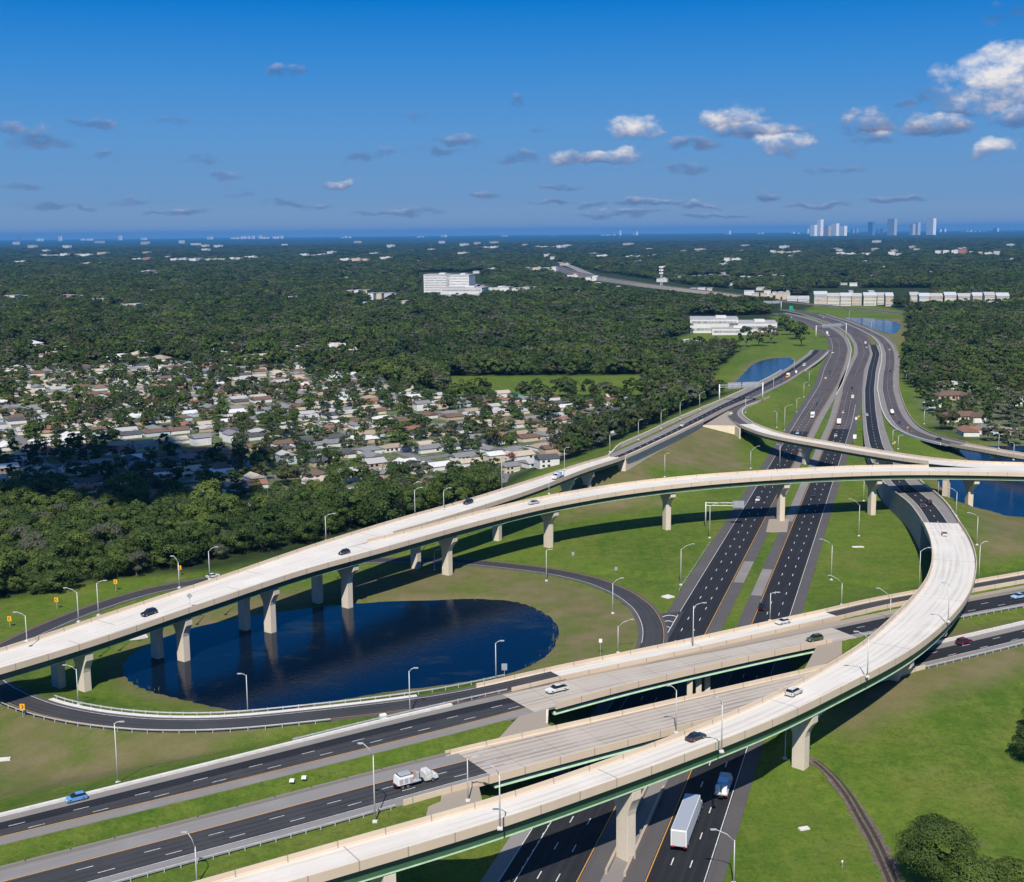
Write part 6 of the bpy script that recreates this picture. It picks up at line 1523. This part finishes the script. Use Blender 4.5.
# two lone trees beside the far white building carry the light crowns the woodland is scattered from
MO = []
MIDP += [tproto(31, 4.6, 8.5, 16, 600, 1.2, LEAF_GREY, 2.2), tproto(32, 5.2, 8.0, 16, 620, 1.2, LEAF_OLIVE, 2.2), tproto(33, 4.4, 9.5, 14, 560, 1.2, LEAF_DARK, 2.2)]
for n, (x, y, w_) in enumerate([(783,325,'left one of the dark trees at the highway bend beside the white building lawn'),(796,333,'large dark tree at the highway bend on the lawn edge'),(801,340,'lowest of the dark trees at the highway bend'),(790,329,'middle one of the dark trees at the highway bend'),(771,337,'grey green tree left of the dark trees at the highway bend'),(759,340,'olive tree second from the left in the tree row below the white halls'),(746,341,'darkest tree at the left end of the row below the white halls')]):
    X, Y = PX(x, y+6); r_ = tree(X, Y, MIDP[n], 1.9, w_, 'trees at the highway bend'); MO.append([c for c in COL.objects if c.parent == r_ and c.name.startswith('crown')][0])
NO = [[c for c in COL.objects if c.name.startswith('crown') and c.data == p[0]][0] for p in NEARP]
def instancer(name, pts, srcs, label=None, zcap=None):
    me = bpy.data.meshes.new(name); me.vertices.add(len(pts)); co = np.array([(x, y, gz_far(x, y)-.2) for x, y, s in pts]); me.vertices.foreach_set('co', co.ravel())
    a = me.attributes.new('size', 'FLOAT', 'POINT'); a.data.foreach_set('value', np.array([p[2] for p in pts], np.float32)); me.update()
    o = link(name, me); o['kind'] = 'stuff'
    ng = bpy.data.node_groups.new(name, 'GeometryNodeTree'); ng.interface.new_socket('Geometry', in_out='INPUT', socket_type='NodeSocketGeometry'); ng.interface.new_socket('Geometry', in_out='OUTPUT', socket_type='NodeSocketGeometry')
    gi = ng.nodes.new('NodeGroupInput'); go = ng.nodes.new('NodeGroupOutput'); ip = ng.nodes.new('GeometryNodeInstanceOnPoints'); jg = ng.nodes.new('GeometryNodeJoinGeometry')
    for s_ in srcs:
        ob = ng.nodes.new('GeometryNodeObjectInfo'); ob.transform_space = 'ORIGINAL'; ob.inputs['Object'].default_value = s_; ob.inputs['As Instance'].default_value = True; ng.links.new(ob.outputs['Geometry'], jg.inputs[0])
    ng.links.new(gi.outputs[0], ip.inputs['Points']); ng.links.new(jg.outputs[0], ip.inputs['Instance']); ip.inputs['Pick Instance'].default_value = True
    rv = ng.nodes.new('FunctionNodeRandomValue'); rv.data_type = 'FLOAT_VECTOR'; rv.inputs[0].default_value = (-.06,-.06,0); rv.inputs[1].default_value = (.06,.06,6.28); ng.links.new(rv.outputs[0], ip.inputs['Rotation'])
    na = ng.nodes.new('GeometryNodeInputNamedAttribute'); na.data_type = 'FLOAT'; na.inputs[0].default_value = 'size'
    r2 = ng.nodes.new('FunctionNodeRandomValue'); r2.data_type = 'FLOAT_VECTOR'; r2.inputs[0].default_value = (.9,.9,.75); r2.inputs[1].default_value = (1.15,1.15,1.2); r2.inputs['Seed'].default_value = 3
    vm = ng.nodes.new('ShaderNodeVectorMath'); vm.operation = 'SCALE'; ng.links.new(r2.outputs[0], vm.inputs[0]); ng.links.new(na.outputs[0], vm.inputs['Scale']); sx = ng.nodes.new('ShaderNodeSeparateXYZ'); cx3 = ng.nodes.new('ShaderNodeCombineXYZ'); mn = ng.nodes.new('ShaderNodeMath'); mn.operation = 'MINIMUM'; mn.inputs[1].default_value = zcap or 99
    mz = ng.nodes.new('ShaderNodeSeparateXYZ'); ng.links.new(r2.outputs[0], mz.inputs[0]); mm = ng.nodes.new('ShaderNodeMath'); mm.operation = 'MULTIPLY'; mm.inputs[1].default_value = zcap or 99; ng.links.new(mz.outputs[2], mm.inputs[0])
    ng.links.new(vm.outputs[0], sx.inputs[0]); ng.links.new(sx.outputs[0], cx3.inputs[0]); ng.links.new(sx.outputs[1], cx3.inputs[1]); ng.links.new(sx.outputs[2], mn.inputs[0]); ng.links.new(mm.outputs[0], mn.inputs[1]); ng.links.new(mn.outputs[0], cx3.inputs[2]); ng.links.new(cx3.outputs[0], ip.inputs['Scale'])
    ng.links.new(ip.outputs[0], go.inputs[0]); md = o.modifiers.new('scatter', 'NODES'); md.node_group = ng; return o
def gz_far(x, y): return gz(x, y) if y < 3000 else -.1
rest_near = [tuple(P[i]) for i in range(len(P)) if i not in single and dist[i] < 620 and tg[i] != 'far']
rest_mid = [tuple(P[i]) for i in range(len(P)) if i not in single and dist[i] >= 620 and dist[i] < 6500]
rest_far = [tuple(P[i]) for i in range(len(P)) if dist[i] >= 6500]
print('rest', len(rest_near), len(rest_mid), len(rest_far))
woods = instancer('woodland', rest_near, NO[:4]); woods['label'] = 'dense woodland trees of the belt and the suburb gardens'
w2 = instancer('distant_forest', rest_mid, MO, zcap=1.45); w3 = instancer('horizon_forest', [(x, y, s*np.array(1.)) for x, y, s in rest_far], MO, zcap=1.15)
MT['bfarwhite'] = mat('building_far_white', (.52,.52,.51), .8, noise=.05); MT['bfartan'] = mat('building_far_tan', (.40,.34,.27), .8)
# ------------------------------------------------------------------ far buildings
MT['bwhite'] = mat('building_white', (.60,.59,.57), .8, noise=.05, col2=(.52,.51,.49)); MT['btan'] = mat('building_tan', (.52,.44,.34), .8, noise=.05); MT['bblue'] = mat('building_blue_glass', (.10,.2,.32), .3); MT['bgrey'] = mat('building_grey', (.4,.42,.45), .7)
MT['bcream'] = mat('building_cream', (.58,.54,.46), .8, noise=.05); MT['bglass'] = mat('window_band', (.13,.15,.18), .3, noise=.25, col2=(.5,.5,.49)); MT['broof'] = mat('building_roof', (.38,.38,.38), .8, noise=.1); MT['bred'] = mat('building_red_roof', (.3,.13,.09), .8)
def block(x0, x1, yb, yt, depth, mt, label, cat='building', floors=0, name='building', group=None, roof='broof', gable=False, parent=None, win='glass'):
    """building whose foot runs from pixel x0 to x1 on row yb and whose top meets row yt"""
    A = PX(x0, yb); B = PX(x1, yb); w = math.hypot(B[0]-A[0], B[1]-A[1]); cx_, cy_ = (A[0]+B[0])/2, (A[1]+B[1])/2
    hgt = max(3., height_at(cx_, cy_, yt)); rz = math.atan2(B[1]-A[1], B[0]-A[0])
    root = parent or empty(name, (cx_, cy_, -.2), rz, label, cat, group)
    z0 = 0; wl_ = MB().box((0,depth/2,hgt/2), (w,depth,hgt)).build('wall', MT[mt], root)
    if gable:
        m_ = MB(); roof_gable(m_, -w/2, w/2, 0, depth, hgt-.02, min(depth*.22, 5), .6); m_.build('roof', MT[roof], root)
    else:
        MB().box((0,depth/2,hgt+.3), (w+.6,depth+.6,.6)).build('roof', MT[roof], root)
        if w > 25: MB().box((w*.15,depth/2,hgt+1.6), (w*.22,depth*.4,2.4)).build('plant_room', MT[mt], root)
    for k in range(floors):
        z = (k+.55)*hgt/floors; MB().box((0,-.05,z), (w*.94,.14,hgt/floors*.34)).build('window_row', MT['bglass'], root)
    return root
# hospital-like white block
hb = block(424,450,296,274.5,40,'bwhite','large white multi storey building rising from the woods left of centre','building',9,'tall_white_building')
block(446,469,296,275,55,'bwhite','white slab with a window grid joined to the tall white building','building',8,'tall_white_building')
block(441,482,297.5,288,60,'bwhite','low white podium in front of the tall white buildings','building',2,'low_white_building')
block(482,508,294,288,60,'bwhite','long low white building right of the tall white ones','building',1,'low_white_building')
# white complex beside the bend
block(690,738,333,319,45,'bwhite','long white two storey building on the lawn left of the highway bend','building',2,'white_hall')
block(729,777,333,323,50,'bwhite','pale flat hall joined to the white building left of the bend','building',1,'white_hall')
block(712,752,335,328.5,20,'bwhite','low white annex in front of the long white building','building',1,'white_hall')
block(741,756,337,332,25,'bgrey','small grey shed below the white halls','building',0,'storage_shed') if False else None
# apartments behind the far pond
for n, (a, b_, c, d) in enumerate(APT0):
    block(a, b_, c, d, 24, 'btan' if n % 3 == 0 else 'bcream', 'cream apartment block behind the far pond, %s from the left' % ordw(n+1), 'apartment block', 3, 'apartment_block', 'apartment blocks behind the far pond', gable=True, roof='roof_pale_grey' if n % 2 else 'bgrey')
for n, (a, b_, c, d, mt, rf) in enumerate([(787,797,304.5,299,'bwhite','broof'),(798,809,304,299,'bwhite','broof')]):
    block(a, b_, c, d, 25, mt, ['left','right'][n]+' one of two small white buildings beyond the green guide sign', 'building', 1, 'small_white_building', None, rf, gable=True)
# mid distance buildings, traced
for n, (a, b_, c, d) in enumerate(SPK):
    block(a, b_, c, d, 40, ['bfarwhite','bfartan','bfarwhite'][n % 3], 'tiny pale building among the distant trees' if n % 3 != 1 else 'tiny tan building among the distant trees', 'building', 0, 'distant_building', 'tiny buildings among the distant trees')
for n, (a, b_, c, d, mt) in enumerate(sorted(MID)):
    block(a, b_, c, d, 28, mt, '%s low building among distant trees, %s from the left' % ({'bwhite':'white','btan':'tan','bred':'red brown','bgrey':'grey'}[mt], ordw(n+1)), 'building', 0, 'distant_building', 'low buildings among the distant trees')
# houses scattered in the middle woods
g2 = np.random.default_rng(9)
for n, (x, y) in enumerate(sorted(HX)):
    X, Y = PX(x, y); r_ = house(X, Y, g2.uniform(0,3), int(g2.integers(0,3)), ['white','pale grey','beige','tan'][n % 4], 'white', 'pale roofed house showing between forest trees, %s from the left' % ordw(n+1), 'houses in the middle woods', 1.4, detail=False)
# skyline on the horizon
MT['skybwhite'] = mat('tower_white', (.8,.8,.79), .8)
SKY_ = [(803,808,227,'bwhite'),(809,815,224,'bwhite'),(816,821,218.5,'bwhite'),(823,829,225,'btan'),(830,837,222.5,'bwhite'),(838,845,225,'bwhite'),(850,857,226.5,'bgrey'),(867,873,221,'bblue'),(876,884,227,'bred'),(886,895,218,'bgrey'),(909,913,223,'bgrey'),(914,918,221.5,'bgrey'),(925,934,217.5,'bwhite'),(937,946,227,'bwhite'),
        (724,730,229,'bwhite'),(790,800,230,'bwhite'),(960,968,229,'bgrey'),(968,984,228.5,'bwhite'),(992,998,226.5,'bwhite'),(1006,1012,230,'bwhite'),(756,764,231,'bwhite'),(618,620,229,'bwhite'),(632,637,230,'bwhite'),(600,614,233,'bwhite'),(545,560,234,'bwhite'),(416,424,233.5,'bwhite'),(440,446,233,'bwhite'),
        (58,61,234.5,'bwhite'),(17,20,235,'bred'),(80,92,236.5,'bwhite'),(118,121,234,'bwhite'),(140,146,236,'bwhite'),(206,212,235,'bwhite'),(230,238,235.5,'bwhite'),(240,254,234,'bwhite'),(258,270,234,'bwhite'),(272,282,234,'bwhite'),(36,44,237,'bwhite'),(340,350,234.5,'bwhite'),(500,508,233.5,'bwhite')]
nm = {'bwhite':'white','btan':'tan','bgrey':'grey','bblue':'blue glass','bred':'red brown'}
_r7 = random.Random(6); SKY2 = []
for a, b_, t, mt in SKY_:
    if b_-a < 7 or t < 226: SKY2.append((a, b_, t, mt)); continue
    x = a
    while x < b_-1: x2 = min(b_, x+_r7.uniform(1.5,4)); SKY2.append((x, x2, t+_r7.uniform(-.3,1.3), mt)); x = x2+_r7.uniform(.4,2)
SKY_ = SKY2
for n, (a, b_, t, mt) in enumerate(sorted(SKY_)):
    yh_ = 238-.0098*(a+b_)/2; yb = yh_+(6.0 if yh_-t > 4 else 3.4); t = t if yh_-t > 4 else max(t+.8, yh_-2.2)
    block(a+(b_-a)*.12, b_-(b_-a)*.12, yb, t+.9, 60, 'sky'+mt if mt == 'bwhite' else mt, '%s %s on the horizon, %s from the left' % (nm[mt], 'tower' if yh_-t > 4 else 'building', ordw(n+1)), 'tower' if yh_-t > 4 else 'building', 0, 'skyline_tower', 'buildings on the horizon')
# cell tower
X, Y = PX(661,293); hgt = height_at(X, Y, 267); root = empty('cell_tower', (X, Y, 0), 0, 'tall lattice cell tower with white antenna rings above the woods', 'cell tower')
m_ = MB()
for k in range(3):
    a = k*2.094; m_.tube([(math.cos(a)*3.2,math.sin(a)*3.2,0),(math.cos(a)*1.2,math.sin(a)*1.2,hgt)], [.4,.25], 5)
for k in range(14):
    z = k*hgt/14; r0 = 3.2-2*z/hgt; r1 = 3.2-2*(z+hgt/14)/hgt
    for j in range(3):
        a = j*2.094; b_ = (j+1)*2.094; m_.tube([(math.cos(a)*r0,math.sin(a)*r0,z),(math.cos(b_)*r1,math.sin(b_)*r1,z+hgt/14)], .14, 4)
m_.build('mast', MT['galv'], root)
for z in (hgt, hgt-6, hgt-12):
    m_ = MB()
    for k in range(8): a = k*.785; m_.box((math.cos(a)*3.4,math.sin(a)*3.4,z), (.8,.8,3.0))
    m_.build('antenna_ring', MT['white'], root)
# far road with traffic leading to the horizon
FR = px_path([(560,262,.4),(575,268,.4),(588,274,.4),(600,279,.4)], 14, step=20, sig=20)
o = sweep(FR, 0, FR.s[-1], slab(EL(0), ER(0), .1, .4), 'far_highway_road', 'shoulder_grey'); o['kind'] = 'structure'
FW = px_path([(560,312,.3),(640,304,.3),(760,301,.3)], 8, step=20, sig=30)
# red and blue roofed sheds near it
block(567,578,279,275,30,'bwhite','white shed with a red roof beside the far highway','building',0,'roadside_shed',None,'bred')
MT['blue_roof'] = mat('blue_roof', (.02,.24,.36), .6)
block(583,592,282.5,279,30,'bwhite','white shed with a blue roof beside the far highway','building',0,'roadside_shed',None,'blue_roof')
r_ = house(*PX(516,399), .5, 2, 'grey', 'white', 'house with a teal blue tarpaulin roof at the top of the suburb', sc=.72, detail=False)
[c for c in COL.objects if c.parent == r_ and c.name.startswith('roof')][0].data = (lambda me: (me.materials.clear(), me.materials.append(MT['blue_roof']), me)[2])([c for c in COL.objects if c.parent == r_ and c.name.startswith('roof')][0].data.copy())
# pond edge growth: reeds, countless
rm = mat('reeds', (.16,.13,.07), .9, noise=1., col2=(.09,.11,.04))
m_ = MB(); rg = random.Random(4)
for (x, y, n, sp_r) in ((550,640,60,5),(545,650,80,7),(549,628,60,4),(530,663,50,8),(537,613,40,6),(510,602,50,10),(350,603,40,12),(150,688,40,7),(470,599,40,10)):
    X0, Y0 = PX(x, y, -1)
    for _ in range(n):
        X, Y = X0+rg.gauss(0,sp_r*.5), Y0+rg.gauss(0,sp_r*.4); Z = max(gz(X, Y), -1.05)
        if gz(X, Y) < -1.5: continue
        Z = Z; h_ = rg.uniform(.4,1.3); a = rg.uniform(0,3.14); w_ = .12
        dx, dy = math.cos(a)*w_, math.sin(a)*w_; lx, ly = rg.uniform(-.3,.3), rg.uniform(-.3,.3)
        m_.add([(X-dx,Y-dy,Z-.1),(X+dx,Y+dy,Z-.1),(X+lx,Y+ly,Z+h_)], [(0,1,2)])
o = m_.build('reeds', rm); o['kind'] = 'stuff'; o['label'] = 'dry reeds along the pond edge'
# a real cumulus out of the frame overhead: its shadow darkens the left part of the suburb
cg = np.random.default_rng(3); tx, ty = PX(70,482)
zc = 620.; k = zc/math.tan(SUN_EL); ccx, ccy = tx+math.sin(SUN_AZ)*k, ty+math.cos(SUN_AZ)*k
import bmesh
bm = bmesh.new()
for i in range(52):
    r_ = cg.uniform(18, 40); px0, py0 = cg.uniform(-150,95), cg.uniform(-120,95)
    if abs(px0+20)/140+abs(py0+10)/120 > 1.2: continue
    mtx = Matrix.Translation((ccx+px0, ccy+py0, zc+cg.uniform(0,20)))@Matrix.Diagonal((r_, r_, r_*.45, 1)); bmesh.ops.create_icosphere(bm, subdivisions=2, radius=1, matrix=mtx)
me = bpy.data.meshes.new('cloud'); bm.to_mesh(me); bm.free(); me.materials.append(mat('cloud_white', (.9,.9,.9), 1.)); me.polygons.foreach_set('use_smooth', [True]*len(me.polygons))
o = link('cloud', me); o['kind'] = 'stuff'; o['label'] = 'white cumulus cloud high over the camera'
# ------------------------------------------------------------------ haze
hz = MB().box((0,0,0), (1,1,1)).mesh('haze', None); vmt = bpy.data.materials.new('haze'); vmt.use_nodes = True; nt = vmt.node_tree; nt.nodes.clear()
pv = N(nt, 'ShaderNodeVolumePrincipled'); pv.inputs['Color'].default_value = (.09,.38,.82,1); pv.inputs['Density'].default_value = HAZE; pv.inputs['Anisotropy'].default_value = .0
ou = N(nt, 'ShaderNodeOutputMaterial'); nt.links.new(pv.outputs[0], ou.inputs['Volume']); hz.materials.append(vmt)
o = link('haze', hz); o.scale = (94000, 71500, 330); o.location = (0, 35200, 157); o['kind'] = 'stuff'; o['label'] = 'pale blue air haze'
scene.cycles.max_bounces = 6; scene.cycles.diffuse_bounces = 2; scene.cycles.transmission_bounces = 2; scene.cycles.volume_bounces = 0; scene.cycles.transparent_max_bounces = 6
scene.cycles.use_denoising = True
